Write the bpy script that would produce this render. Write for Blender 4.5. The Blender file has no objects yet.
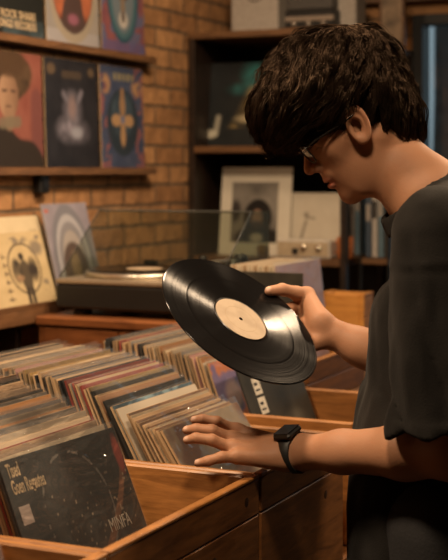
import bpy, math, random
import numpy as np
from mathutils import Vector, Matrix
random.seed(7); RNG = np.random.default_rng(7)
C = bpy.context.scene.collection
SC = bpy.context.scene

# ------------------------------------------------------------------ camera
CAMZ = 1.45; FPX = 1350.0; TH = math.radians(25); s_, c_ = math.sin(TH), math.cos(TH)
cam_d = bpy.data.cameras.new('camera'); cam = bpy.data.objects.new('camera', cam_d); C.objects.link(cam)
cam.location = (0, 0, CAMZ); cam.rotation_euler = (math.pi/2, 0, TH)
cam_d.sensor_fit = 'HORIZONTAL'; cam_d.sensor_width = 24; cam_d.lens = FPX/448*24
cam_d.shift_y = -110/448; cam_d.clip_start = .05
cam_d.dof.use_dof = True; cam_d.dof.focus_distance = 2.25; cam_d.dof.aperture_fstop = 4.2
SC.camera = cam

# ------------------------------------------------------------------ world, light, exposure
w = bpy.data.worlds.new('sky'); SC.world = w; w.use_nodes = True
bg = w.node_tree.nodes['Background']; bg.inputs[0].default_value = (.42, .55, .62, 1); bg.inputs[1].default_value = .55
SC.view_settings.view_transform = 'Standard'; SC.view_settings.look = 'None'
SC.view_settings.gamma = 1; SC.view_settings.exposure = 0.12
SC.view_settings.use_curve_mapping = False
SC.cycles.transparent_max_bounces = 24
SC.cycles.max_bounces = 8

def area(name, loc, target, size, power, col=(1, .66, .36), spread=180):
    d = bpy.data.lights.new(name, 'AREA'); d.shape = 'DISK'; d.size = size; d.energy = power; d.color = col
    d.spread = math.radians(spread)
    o = bpy.data.objects.new(name, d); C.objects.link(o); o.location = loc
    o.rotation_euler = (Vector(target)-Vector(loc)).to_track_quat('-Z', 'Y').to_euler()
    return o
WARM = (1, .72, .46)
area('ceiling_lamp_light', (-1.10, 2.95, 2.55), (-1.15, 2.4, .95), .18, 10, WARM, 130)
area('bin_lamp_light', (-1.60, 1.55, 2.5), (-1.10, 2.0, 1.0), .25, 13, WARM, 120)
area('aisle_lamp_light', (-.55, 1.10, 2.5), (-1.15, 1.9, .95), .25, 8, WARM, 110)
area('disc_streak_light', (-.45, 4.05, 2.5), (-.95, 2.2, 1.1), .10, 3.6, WARM, 100)  # unseen light added to draw radial streaks on the held record
area('wall_lamp_light', (-1.05, 2.5, 2.55), (-2.06, 3.4, 1.5), .25, 9, WARM, 100)
area('back_lamp_light', (-1.50, 3.2, 2.55), (-1.8, 4.3, 1.2), .25, 1.6, WARM, 100)
area('side_lamp_light', (.45, 2.75, 2.45), (-.55, 2.15, 1.4), .25, 8, WARM, 110)

# ------------------------------------------------------------------ helpers
def cam_pt(px, py, d):          # (right, depth, height) of the view frame
    return np.array([(px-224)/FPX*d, d, CAMZ-(py-170)/FPX*d])
def to_world(q):
    q = np.asarray(q, float); o = np.empty_like(q)
    o[..., 0] = c_*q[..., 0]-s_*q[..., 1]; o[..., 1] = s_*q[..., 0]+c_*q[..., 1]; o[..., 2] = q[..., 2]
    return o
def on_x(px, x):                # y where a view ray column meets the plane x
    k = (px-224)/FPX
    return (x*(c_+k*s_))/(k*c_-s_)
def on_y(px, y):
    k = (px-224)/FPX
    return y*(k*c_-s_)/(c_+k*s_)
def depth(x, y): return -s_*x+c_*y
def zat(py, x, y): return CAMZ-(py-170)/FPX*depth(x, y)

def hashn(ix, iy, iz):
    n = (ix*374761393+iy*668265263+iz*2147483647 % 1000003) & 0x7fffffff
    n = ((n ^ (n >> 13))*1274126177) & 0x7fffffff
    n = n ^ (n >> 16)
    return (n & 0xffff)/65535.0
def noise3(x, y, z):
    x = np.asarray(x, float); y = np.asarray(y, float)+0*x; z = np.asarray(z, float)+0*x
    xi = np.floor(x).astype(np.int64); yi = np.floor(y).astype(np.int64); zi = np.floor(z).astype(np.int64)
    fx, fy, fz = x-xi, y-yi, z-zi
    fx = fx*fx*(3-2*fx); fy = fy*fy*(3-2*fy); fz = fz*fz*(3-2*fz)
    r = 0
    for a in (0, 1):
        for b in (0, 1):
            for e in (0, 1):
                r = r+hashn(xi+a, yi+b, zi+e)*(fx if a else 1-fx)*(fy if b else 1-fy)*(fz if e else 1-fz)
    return r
def fbm(x, y, z=0, o=3):
    r, a, t = 0, .5, 0
    for k in range(o):
        r = r+a*noise3(np.asarray(x)*2**k+17*k, np.asarray(y)*2**k, np.asarray(z)*2.0**k); t += a; a *= .5
    return r/t

# ------------------------------------------------------------------ materials
MATS = {}
def nt(name):
    m = bpy.data.materials.new(name); m.use_nodes = True; t = m.node_tree
    return m, t.nodes, t.links, t.nodes['Principled BSDF']
def N(nodes, typ, **kw):
    n = nodes.new(typ)
    for k, v in kw.items(): setattr(n, k, v)
    return n
def ramp(nodes, stops):
    r = nodes.new('ShaderNodeValToRGB'); e = r.color_ramp.elements
    while len(e) < len(stops): e.new(.5)
    for el, (p, col) in zip(e, stops): el.position = p; el.color = (*col, 1) if len(col) == 3 else col
    return r
def plain(name, col, rough=.5, metal=0, bump=0, scale=60, vary=.12, coat=0, spec=None):
    if name in MATS: return MATS[name]
    m, n, l, p = nt(name)
    tc = N(n, 'ShaderNodeTexCoord'); no = N(n, 'ShaderNodeTexNoise'); no.inputs['Scale'].default_value = scale; no.inputs['Detail'].default_value = 4
    l.new(tc.outputs['Object'], no.inputs['Vector'])
    r = ramp(n, [(.3, tuple(v*(1-vary) for v in col)), (.7, tuple(min(1, v*(1+vary)) for v in col))])
    l.new(no.outputs['Fac'], r.inputs['Fac']); l.new(r.outputs['Color'], p.inputs['Base Color'])
    p.inputs['Roughness'].default_value = rough; p.inputs['Metallic'].default_value = metal
    p.inputs['Coat Weight'].default_value = coat
    if spec is not None: p.inputs['Specular IOR Level'].default_value = spec
    if bump:
        b = N(n, 'ShaderNodeBump'); b.inputs['Strength'].default_value = bump; b.inputs['Distance'].default_value = .002
        l.new(no.outputs['Fac'], b.inputs['Height']); l.new(b.outputs['Normal'], p.inputs['Normal'])
    MATS[name] = m; return m
def wood(name, dark, light, stretch=(1, 12, 12), rough=.42, scale=3.0, coat=.15):
    if name in MATS: return MATS[name]
    m, n, l, p = nt(name)
    tc = N(n, 'ShaderNodeTexCoord'); mp = N(n, 'ShaderNodeMapping'); mp.inputs['Scale'].default_value = stretch
    no = N(n, 'ShaderNodeTexNoise'); no.inputs['Scale'].default_value = scale; no.inputs['Detail'].default_value = 7; no.inputs['Distortion'].default_value = 1.2
    n2 = N(n, 'ShaderNodeTexNoise'); n2.inputs['Scale'].default_value = scale*7; n2.inputs['Detail'].default_value = 5
    n3 = N(n, 'ShaderNodeTexNoise'); n3.inputs['Scale'].default_value = 5; n3.inputs['Detail'].default_value = 3
    l.new(tc.outputs['Object'], mp.inputs['Vector']); l.new(mp.outputs['Vector'], no.inputs['Vector']); l.new(mp.outputs['Vector'], n2.inputs['Vector'])
    l.new(tc.outputs['Object'], n3.inputs['Vector'])
    mx = N(n, 'ShaderNodeMath', operation='MULTIPLY_ADD'); mx.inputs[1].default_value = .35; l.new(n2.outputs['Fac'], mx.inputs[0]); l.new(no.outputs['Fac'], mx.inputs[2])
    m2 = N(n, 'ShaderNodeMath', operation='MULTIPLY_ADD'); m2.inputs[1].default_value = .3; l.new(n3.outputs['Fac'], m2.inputs[0]); l.new(mx.outputs[0], m2.inputs[2])
    r = ramp(n, [(.55, dark), (1.0, light)])
    l.new(m2.outputs[0], r.inputs['Fac']); l.new(r.outputs['Color'], p.inputs['Base Color'])
    p.inputs['Roughness'].default_value = rough; p.inputs['Coat Weight'].default_value = coat; p.inputs['Coat Roughness'].default_value = .3
    b = N(n, 'ShaderNodeBump'); b.inputs['Strength'].default_value = .35; b.inputs['Distance'].default_value = .001
    l.new(mx.outputs[0], b.inputs['Height']); l.new(b.outputs['Normal'], p.inputs['Normal'])
    MATS[name] = m; return m
def brick(name, axes):
    m, n, l, p = nt(name)
    tc = N(n, 'ShaderNodeTexCoord'); sp = N(n, 'ShaderNodeSeparateXYZ'); cb = N(n, 'ShaderNodeCombineXYZ')
    l.new(tc.outputs['Object'], sp.inputs[0]); l.new(sp.outputs[axes[0]], cb.inputs[0]); l.new(sp.outputs['Z'], cb.inputs[1])
    wn = N(n, 'ShaderNodeTexNoise'); wn.inputs['Scale'].default_value = 9; l.new(tc.outputs['Object'], wn.inputs['Vector'])
    av = N(n, 'ShaderNodeVectorMath', operation='MULTIPLY_ADD'); av.inputs[1].default_value = (.012, .012, 0)
    l.new(wn.outputs['Color'], av.inputs[0]); l.new(cb.outputs[0], av.inputs[2])
    br = N(n, 'ShaderNodeTexBrick'); l.new(av.outputs[0], br.inputs['Vector'])
    br.inputs['Scale'].default_value = 1; br.inputs['Brick Width'].default_value = .205; br.inputs['Row Height'].default_value = .064
    br.inputs['Mortar Size'].default_value = .006; br.inputs['Mortar Smooth'].default_value = .35; br.inputs['Bias'].default_value = 0
    br.inputs['Color1'].default_value = (.50, .27, .12, 1); br.inputs['Color2'].default_value = (.34, .17, .072, 1); br.inputs['Mortar'].default_value = (.17, .11, .065, 1)
    no = N(n, 'ShaderNodeTexNoise'); no.inputs['Scale'].default_value = 22; no.inputs['Detail'].default_value = 6; l.new(tc.outputs['Object'], no.inputs['Vector'])
    mi = N(n, 'ShaderNodeMix', data_type='RGBA', blend_type='MULTIPLY'); mi.inputs['Factor'].default_value = .6
    r = ramp(n, [(.3, (.55, .5, .45)), (.7, (1.25, 1.2, 1.1))]); l.new(no.outputs['Fac'], r.inputs['Fac'])
    l.new(br.outputs['Color'], mi.inputs['A']); l.new(r.outputs['Color'], mi.inputs['B']); l.new(mi.outputs['Result'], p.inputs['Base Color'])
    p.inputs['Roughness'].default_value = .85
    ad = N(n, 'ShaderNodeMath', operation='MULTIPLY_ADD'); ad.inputs[1].default_value = -1; l.new(br.outputs['Fac'], ad.inputs[0]); l.new(no.outputs['Fac'], ad.inputs[2])
    b = N(n, 'ShaderNodeBump'); b.inputs['Strength'].default_value = .9; b.inputs['Distance'].default_value = .012
    l.new(ad.outputs[0], b.inputs['Height']); l.new(b.outputs['Normal'], p.inputs['Normal'])
    return m
def printed(name, rough=.4, coat=0.0, bumpy=.15):
    m, n, l, p = nt(name)
    a = N(n, 'ShaderNodeAttribute', attribute_name='Col'); l.new(a.outputs['Color'], p.inputs['Base Color'])
    p.inputs['Roughness'].default_value = rough; p.inputs['Specular IOR Level'].default_value = .25; p.inputs['Coat Weight'].default_value = coat; p.inputs['Coat Roughness'].default_value = .15
    tc = N(n, 'ShaderNodeTexCoord'); no = N(n, 'ShaderNodeTexNoise'); no.inputs['Scale'].default_value = 14; no.inputs['Detail'].default_value = 5
    l.new(tc.outputs['Object'], no.inputs['Vector'])
    b = N(n, 'ShaderNodeBump'); b.inputs['Strength'].default_value = bumpy; b.inputs['Distance'].default_value = .004
    l.new(no.outputs['Fac'], b.inputs['Height']); l.new(b.outputs['Normal'], p.inputs['Normal'])
    MATS[name] = m; return m
M_PRINT = printed('printed_cardboard', .5)
M_GLOSSPRINT = printed('laminated_cardboard', .42, .08, .25)
def clear(name, tint=(1, 1, 1), gloss=.035, rough=.05, milk=.032, bump=.9, scale=20, fres=.65):
    m = bpy.data.materials.new(name); m.use_nodes = True; n = m.node_tree.nodes; l = m.node_tree.links; n.clear()
    out = N(n, 'ShaderNodeOutputMaterial'); tr = N(n, 'ShaderNodeBsdfTransparent'); tr.inputs[0].default_value = (*tint, 1)
    gl = N(n, 'ShaderNodeBsdfGlossy'); gl.inputs['Roughness'].default_value = rough; gl.inputs['Color'].default_value = (.9, .9, .9, 1)
    df = N(n, 'ShaderNodeBsdfDiffuse'); df.inputs[0].default_value = (.8, .8, .78, 1)
    tc = N(n, 'ShaderNodeTexCoord'); no = N(n, 'ShaderNodeTexNoise'); no.inputs['Scale'].default_value = scale; no.inputs['Detail'].default_value = 3; no.inputs['Distortion'].default_value = .8
    mp = N(n, 'ShaderNodeMapping'); mp.inputs['Scale'].default_value = (1, .6, 1.4); l.new(tc.outputs['Object'], mp.inputs[0]); l.new(mp.outputs[0], no.inputs['Vector'])
    b = N(n, 'ShaderNodeBump'); b.inputs['Strength'].default_value = bump; b.inputs['Distance'].default_value = .01; l.new(no.outputs['Fac'], b.inputs['Height'])
    l.new(b.outputs['Normal'], gl.inputs['Normal'])
    fr = N(n, 'ShaderNodeFresnel'); fr.inputs['IOR'].default_value = 1.4; l.new(b.outputs['Normal'], fr.inputs['Normal'])
    ma = N(n, 'ShaderNodeMath', operation='MULTIPLY_ADD'); ma.inputs[1].default_value = fres; ma.inputs[2].default_value = gloss; ma.use_clamp = True; l.new(fr.outputs[0], ma.inputs[0])
    m1 = N(n, 'ShaderNodeMixShader'); m1.inputs[0].default_value = milk; l.new(tr.outputs[0], m1.inputs[1]); l.new(df.outputs[0], m1.inputs[2])
    m2 = N(n, 'ShaderNodeMixShader'); l.new(ma.outputs[0], m2.inputs[0]); l.new(m1.outputs[0], m2.inputs[1]); l.new(gl.outputs[0], m2.inputs[2])
    l.new(m2.outputs[0], out.inputs[0]); return m
M_POLY = clear('clear_plastic_film')
M_ACRYL = clear('smoky_acrylic', (.74, .76, .70), .004, .05, .012, 0, 30, .02)
M_GLASS = clear('window_glass', (.95, .97, .97), .01, .02, 0, 0)
def glow(name, col, strength):
    m, n, l, p = nt(name); p.inputs['Base Color'].default_value = (*col, 1)
    p.inputs['Emission Color'].default_value = (*col, 1); p.inputs['Emission Strength'].default_value = strength; return m

# ------------------------------------------------------------------ mesh builder
class MB:
    def __init__(s): s.v = []; s.f = []; s.mi = []; s.smooth = []
    def add(s, vs, fs, mi=0, smooth=False):
        k = len(s.v); s.v += [tuple(map(float, p)) for p in vs]; s.f += [tuple(i+k for i in f) for f in fs]
        s.mi += [mi]*len(fs); s.smooth += [smooth]*len(fs); return s
    def box(s, lo, hi, mi=0, bev=.0015, mat=None):
        lo = np.array(lo, float); hi = np.array(hi, float); b = min(bev, (hi-lo).min()*.45)
        vs, fs = [], []
        idx = {}
        for cx in (0, 1):
            for cy in (0, 1):
                for cz in (0, 1):
                    for ax in range(3):
                        p = np.array([(lo, hi)[cx][0], (lo, hi)[cy][1], (lo, hi)[cz][2]])
                        sg = np.array([1-2*cx, 1-2*cy, 1-2*cz])
                        for a2 in range(3):
                            if a2 != ax: p[a2] += sg[a2]*b
                        idx[(cx, cy, cz, ax)] = len(vs); vs.append(p)
        def cor(ax, side, i, j):
            c3 = [0, 0, 0]; c3[ax] = side; o = [a for a in range(3) if a != ax]; c3[o[0]] = i; c3[o[1]] = j; return tuple(c3)
        for ax in range(3):
            for side in (0, 1):
                q = [idx[cor(ax, side, i, j)+(ax,)] for i, j in ((0, 0), (1, 0), (1, 1), (0, 1))]
                fl = (side == 0) ^ (ax == 1)
                fs.append(q[::-1] if fl else q)
        for ax in range(3):                       # edges along ax
            o = [a for a in range(3) if a != ax]
            for i in (0, 1):
                for j in (0, 1):
                    def cc(k):
                        c3 = [0, 0, 0]; c3[ax] = k; c3[o[0]] = i; c3[o[1]] = j; return tuple(c3)
                    q = [idx[cc(0)+(o[0],)], idx[cc(1)+(o[0],)], idx[cc(1)+(o[1],)], idx[cc(0)+(o[1],)]]
                    fs.append(q)
        for cx in (0, 1):
            for cy in (0, 1):
                for cz in (0, 1): fs.append([idx[(cx, cy, cz, a)] for a in range(3)])
        vs = np.array(vs); ctr = (lo+hi)/2
        out = []
        for f in fs:
            P = vs[f]; nrm = np.cross(P[1]-P[0], P[2]-P[0])
            out.append(tuple(f) if np.dot(nrm, P.mean(0)-ctr) > 0 else tuple(f[::-1]))
        if mat is not None: vs = np.array([mat @ Vector(p) for p in vs])
        return s.add(vs, out, mi)
    def tube(s, pts, rad, n=10, mi=0, caps=True, closed=False):
        pts = np.array(pts, float); m = len(pts); rad = np.broadcast_to(np.array(rad, float), (m,))
        vs, fs = [], []
        tan = np.gradient(pts, axis=0) if not closed else np.roll(pts, -1, 0)-np.roll(pts, 1, 0)
        up = np.array([0, 0, 1.]) if abs(tan[0][2]) < .9*np.linalg.norm(tan[0]) else np.array([1., 0, 0])
        for i in range(m):
            t = tan[i]/(np.linalg.norm(tan[i])+1e-9); a = np.cross(t, up); a /= np.linalg.norm(a)+1e-9; b = np.cross(a, t); up = b
            for k in range(n):
                q = 2*math.pi*k/n; vs.append(pts[i]+rad[i]*(math.cos(q)*a+math.sin(q)*b))
        for i in range(m if closed else m-1):
            j = (i+1) % m
            for k in range(n): fs.append((i*n+k, i*n+(k+1) % n, j*n+(k+1) % n, j*n+k))
        if caps and not closed: fs += [tuple(range(n))[::-1], tuple((m-1)*n+k for k in range(n))]
        return s.add(vs, fs, mi, True)
    def lathe(s, prof, n=48, mi=0, mat=None, smooth=True, close=False):
        vs, fs = [], []
        for r, z in prof:
            for k in range(n):
                q = 2*math.pi*k/n; vs.append((r*math.cos(q), r*math.sin(q), z))
        m = len(prof)
        for i in range(m if close else m-1):
            j = (i+1) % m
            for k in range(n): fs.append((i*n+k, i*n+(k+1) % n, j*n+(k+1) % n, j*n+k))
        if mat is not None: vs = [mat @ Vector(p) for p in vs]
        return s.add(vs, fs, mi, smooth)
    def build(s, name, mats, parent=None, cols=None, loc=None):
        me = bpy.data.meshes.new(name); me.from_pydata(s.v, [], s.f)
        for m in (mats if isinstance(mats, (list, tuple)) else [mats]): me.materials.append(m)
        me.polygons.foreach_set('material_index', s.mi); me.polygons.foreach_set('use_smooth', s.smooth)
        if cols is not None:
            a = me.color_attributes.new('Col', 'FLOAT_COLOR', 'POINT')
            a.data.foreach_set('color', np.c_[np.asarray(cols, float).reshape(-1, 3), np.ones(len(s.v))].astype(np.float32).ravel())
        me.update()
        o = bpy.data.objects.new(name, me); C.objects.link(o)
        if parent: o.parent = parent
        if loc is not None: o.location = loc
        return o
def tag(o, label=None, cat=None, group=None, kind=None):
    if label: o['label'] = label
    if cat: o['category'] = cat
    if group: o['group'] = group
    if kind: o['kind'] = kind
    return o
def thing(name, label, cat, loc=(0, 0, 0), rot=(0, 0, 0), group=None):
    o = bpy.data.objects.new(name, None); o.empty_display_size = .05; C.objects.link(o); o.location = loc; o.rotation_euler = rot
    return tag(o, label, cat, group)
def part_box(name, lo, hi, mat, parent, bev=.0015):
    return MB().box(lo, hi, 0, bev).build(name, mat, parent)
def lettering(text, size, mat, matrix, parent, name='lettering', xs=1.0, extrude=.0002, align='LEFT', bold=0.0):
    cu = bpy.data.curves.new('t', 'FONT'); cu.body = text; cu.size = size; cu.extrude = extrude; cu.align_x = align; cu.resolution_u = 3; cu.offset = bold
    ob = bpy.data.objects.new('t', cu); C.objects.link(ob)
    dg = bpy.context.evaluated_depsgraph_get(); dg.update()
    me = bpy.data.meshes.new_from_object(ob.evaluated_get(dg)); bpy.data.objects.remove(ob); bpy.data.curves.remove(cu)
    me.transform(matrix @ Matrix.Diagonal((xs, 1, 1, 1))); me.materials.clear(); me.materials.append(mat); me.name = name
    o = bpy.data.objects.new(name, me); C.objects.link(o); o.parent = parent; return o
def struct(o): o['kind'] = 'structure'; return o
FACEX = Matrix(((0, 0, 1, 0), (1, 0, 0, 0), (0, 1, 0, 0), (0, 0, 0, 1)))      # text plane onto a sheet that faces +x
# ------------------------------------------------------------------ the setting
XL, YB, XR, YF, ZC = -2.06, 4.52, 2.2, -1.6, 2.75
DX0, DX1, DZ = -1.380, -.42, 1.985                    # glass door opening in the back wall
M_BRICK_L = brick('brick_left', 'Y'); M_BRICK_B = brick('brick_back', 'X')
M_PLASTER = plain('dark_plaster', (.05, .034, .022), .9, bump=.2, scale=20)
M_FLOOR = wood('floor_boards', (.02, .011, .006), (.06, .034, .016), (10, 1.5, 10), .4)
M_CEIL = wood('ceiling_boards', (.03, .018, .010), (.07, .04, .022), (1.5, 10, 10), .7)
M_DARKWOOD = wood('dark_walnut', (.006, .004, .003), (.026, .013, .007), (2, 14, 14), .45)
M_SHELFWOOD = wood('brown_shelf_wood', (.05, .022, .009), (.17, .08, .03), (2, 14, 14), .5)
M_LEDGE = wood('ledge_wood', (.06, .028, .012), (.20, .095, .04), (14, 2, 14), .5)
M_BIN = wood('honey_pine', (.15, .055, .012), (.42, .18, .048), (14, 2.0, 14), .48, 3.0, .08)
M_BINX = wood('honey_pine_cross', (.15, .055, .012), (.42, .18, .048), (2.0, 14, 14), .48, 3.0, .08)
M_BINDARK = wood('shaded_bin_side', (.07, .026, .008), (.22, .088, .026), (14, 2.0, 14), .45, 3.0, .15)  # honey pine darkened: shade of the outer bin faces put into the colour
M_CAB = wood('red_teak', (.09, .027, .008), (.25, .088, .028), (2, 14, 14), .4)
M_BLACK = plain('black_paint', (.008, .0075, .007), .45)
M_BLACKM = plain('black_metal', (.015, .014, .013), .35, .3)
M_STEEL = plain('brushed_aluminium', (.55, .50, .43), .32, .9, scale=120)
M_WHITE = plain('off_white', (.55, .50, .43), .6)

def slab(name, lo, hi, mat): return struct(MB().box(lo, hi, 0, .002).build(name, mat))
slab('floor', (XL-.1, YF-.1, -.06), (XR+.1, YB+.1, 0), M_FLOOR)
slab('ceiling', (XL-.1, YF-.1, ZC), (XR+.1, YB+.1, ZC+.08), M_CEIL)
slab('wall_left', (XL-.1, YF-.1, 0), (XL, YB+.1, ZC), M_BRICK_L)
slab('wall_right', (XR, YF-.1, 0), (XR+.1, YB+.1, ZC), M_PLASTER)
slab('wall_front', (XL, YF-.1, 0), (XR, YF, ZC), M_PLASTER)
b = MB(); b.box((XL, YB, 0), (DX0, YB+.1, ZC)); b.box((DX1, YB, 0), (XR, YB+.1, ZC)); b.box((DX0, YB, DZ), (DX1, YB+.1, ZC))
struct(b.build('wall_back', M_BRICK_B))
slab('baseboard_left', (XL, YF, 0), (XL+.012, YB, .09), M_DARKWOOD)
slab('baseboard_right', (XR-.012, YF, 0), (XR, YB, .09), M_DARKWOOD)
slab('trim_1', (XL, YB-.05, 2.03), (XR, YB, 2.13), M_SHELFWOOD)          # lintel beam over door
# glass door
d = struct(bpy.data.objects.new('door_1', None)); C.objects.link(d); d.location = ((DX0+DX1)/2, YB, 0)
hw = (DX1-DX0)/2
b = MB(); b.box((-hw, -.03, 0), (-hw+.038, .06, DZ)); b.box((hw-.05, -.03, 0), (hw, .06, DZ)); b.box((-hw+.038, -.03, DZ-.035), (hw-.05, .06, DZ)); b.box((-hw+.038, -.03, 0), (hw-.05, .06, .14))
b.build('door_frame', M_BLACK, d)
MB().box((-hw+.038, .01, .14), (hw-.05, .016, DZ-.035)).build('door_pane', M_GLASS, d)
MB().tube([(hw-.10, -.03, .95), (hw-.10, -.07, .97), (hw-.10, -.07, 1.25), (hw-.10, -.03, 1.27)], .009).build('door_handle', M_STEEL, d)
# outside: ground, trunks and a hedge seen through the door
M_GROUND = plain('leafy_ground', (.06, .07, .045), .95, scale=6)
slab('ground', (-9, YB+.1, -.12), (4, YB+14, -.02), M_GROUND)
M_BARK = plain('tree_bark', (.06, .055, .05), .95, bump=.9, scale=16, vary=.4)
M_LEAF = plain('leaf_green', (.10, .16, .12), .8, scale=8, vary=.4)
for (x, y, r, lab) in ((on_y(436, 7.2), 7.2, .034, 'slender dark tree trunk seen through the glass door beside the frame'), (on_y(447.5, 12.5), 12.5, .07, 'tree trunk farther off, at the right picture edge beyond the door')):
    t = thing('tree', lab, 'tree', (x, y, -.03))
    zz = np.linspace(-.05, 5.0, 14)
    MB().tube([(.03*math.sin(z*1.7+x), .03*math.cos(z*1.3), z) for z in zz], r*(1.1-.08*zz), 12).build('trunk', M_BARK, t)
    b = MB()
    for k in range(5): b.tube([(0, 0, 2.6+.4*k), (.2*math.cos(k*2.2), .2*math.sin(k*2.2), 2.95+.4*k), (.5*math.cos(k*2.2), .5*math.sin(k*2.2), 3.2+.45*k)], (.04, .025, .008), 6)
    b.build('branch', M_BARK, t)
    b = MB()
    for k in range(700):
        p = np.clip(RNG.normal(0, (.35, .35, .5)), -.9, .9)+(0, 0, 4.4); a = RNG.normal(0, .04, 3); e = RNG.normal(0, .04, 3)
        b.add([p, p+a, p+a+e, p+e], [(0, 1, 2, 3)])
    b.build('foliage', M_LEAF, t)
sh = thing('shrub', 'pale green shrub outside, low behind the glass door', 'shrub', (on_y(447, 9.4), 9.4, -.03))
b = MB()
for k in range(14): b.tube([(0, 0, 0), (.25*math.cos(k*1.1), .25*math.sin(k*1.1), .6), (.5*math.cos(k*1.1), .4*math.sin(k*1.1), 1.1)], (.012, .008, .003), 5)
b.build('stem', M_BARK, sh)
b = MB()
for k in range(2600):
    p = RNG.normal(0, (.30, .30, .32))+(0, 0, .80); a = RNG.normal(0, .020, 3); e = RNG.normal(0, .020, 3)
    b.add([p, p+a, p+a+e, p+e], [(0, 1, 2, 3)])
b.build('foliage', plain('pale_leaf', (.30, .42, .34), .7, scale=8, vary=.3), sh)
# ------------------------------------------------------------------ record sleeves and their printed fronts
def mixc(a, b, k):
    k = np.clip(k, 0, 1)[..., None]; return np.asarray(a)*(1-k)+np.asarray(b)*k
def full(u, col): return np.zeros(u.shape+(3,))+np.asarray(col, float)
def ell(u, v, cx, cy, rx, ry, soft=.08):
    r = np.sqrt(((u-cx)/rx)**2+((v-cy)/ry)**2); return np.clip((1-r)/soft+.5, 0, 1)
def seg(u, v, x0, y0, x1, y1, wd, soft=.4):
    dx, dy = x1-x0, y1-y0; t = np.clip(((u-x0)*dx+(v-y0)*dy)/(dx*dx+dy*dy), 0, 1)
    d = np.hypot(u-x0-t*dx, v-y0-t*dy); return np.clip((wd-d)/(wd*soft)+.5, 0, 1)
def art_nightband(u, v):
    c = full(u, (.018, .020, .018)); n = fbm(u*6, v*6, 3)
    c = mixc(c, (.06, .10, .12), (v < .16)*(u > .3)*n*1.2)
    c = mixc(c, (.30, .13, .06), ell(u, v, .45, .46, .035, .05, .5)); c = mixc(c, (.10, .05, .03), ell(u, v, .45, .62, .16, .16, .6)*n)
    return c
def art_ovalsaint(u, v):
    c = mixc((.24, .24, .27), (.42, .36, .30), fbm(u*5, v*5, 1)); c = mixc(c, (.44, .42, .46), (v < .13)*.6)
    c = mixc(c, (.40, .33, .24), ell(u, v, .5, .57, .47, .55, .03)); c = mixc(c, (.05, .03, .03), ell(u, v, .5, .58, .40, .47, .03))
    for s in (-1, 1): c = mixc(c, (.62, .14, .03), ell(u, v, .5+.24*s, .58, .15, .33, .3)*ell(u, v, .5, .58, .40, .47, .03)*(.5+.7*fbm(u*9, v*9, 2)))
    c = mixc(c, (.10, .055, .05), np.clip((.55-v)/.05, 0, 1)*np.clip((.30*(.62-v)+.12-abs(u-.5))/.03, 0, 1)*ell(u, v, .5, .58, .4, .47, .03))
    c = mixc(c, (.35, .10, .17), ell(u, v, .5, .24, .10, .05, .6)); c = mixc(c, (.05, .03, .02), ell(u, v, .35, .85, .10, .10, .3)+ell(u, v, .67, .85, .10, .10, .3))
    c = mixc(c, (.42, .28, .16), seg(u, v, .5, .62, .5, .9, .025)); return c
def art_blueoval(u, v):
    n = fbm(u*8, v*8, 5); c = mixc((.16, .05, .10), (.40, .10, .09), n); c = mixc(c, (.10, .14, .30), (fbm(u*6, v*6, 9) > .52)*.85)
    c = mixc(c, (.13, .10, .27), (v < .12)*.8); c = mixc(c, (.02, .09, .15), ell(u, v, .5, .60, .37, .50, .02)); c = mixc(c, (.05, .17, .22), ell(u, v, .5, .60, .33, .46, .02))
    c = mixc(c, (.17, .23, .28), ell(u, v, .5, .60, .26, .40, .1)); c = mixc(c, (.30, .20, .12), seg(u, v, .5, .35, .48, 1.0, .05)); c = mixc(c, (.12, .06, .05), seg(u, v, .44, .55, .47, .95, .03)+seg(u, v, .57, .55, .53, .9, .03))
    c = mixc(c, (.62, .56, .50), ell(u, v, .5, .33, .10, .08, .4)); c = mixc(c, (.10, .07, .06), ell(u, v, .5, .36, .04, .06, .4))
    c = mixc(c, (.45, .32, .16), ell(u, v, .04, .75, .09, .2, .5)*n*1.4); return c
def art_redsitter(u, v):
    n = fbm(u*7, v*7, 11); c = mixc((.25, .05, .03), (.36, .10, .06), n); c = mixc(c, (.22, .06, .05), seg(u, v, .9, 0, .9, .6, .1))
    c = mixc(c, (.040, .026, .016), np.clip((.42-abs(u-.42)*(.6-.1*v)-v+.06*np.sin(u*9))/.03, 0, 1))
    h = ell(u, v, .45, .80, .34+.05*n, .20+.04*n, .12); c = mixc(c, mixc((.05, .028, .014), (.16, .085, .035), fbm(u*16, v*16, 4)), h)
    c = mixc(c, mixc((.45, .25, .13), (.26, .13, .065), np.clip((u-.32)*4, 0, 1)), ell(u, v, .42, .62, .17, .20, .12)); c = mixc(c, (.35, .19, .10), seg(u, v, .43, .40, .43, .5, .08))
    c = mixc(c, (.14, .07, .04), seg(u, v, .33, .66, .39, .665, .014)+seg(u, v, .47, .665, .53, .66, .014)+seg(u, v, .38, .53, .46, .53, .010))
    c = mixc(c, (.10, .05, .02), ell(u, v, .45, .90, .28, .12, .3)*.9); c = mixc(c, (.21, .165, .10), seg(u, v, .30, .38, .58, .40, .05)*.85); return c
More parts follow.
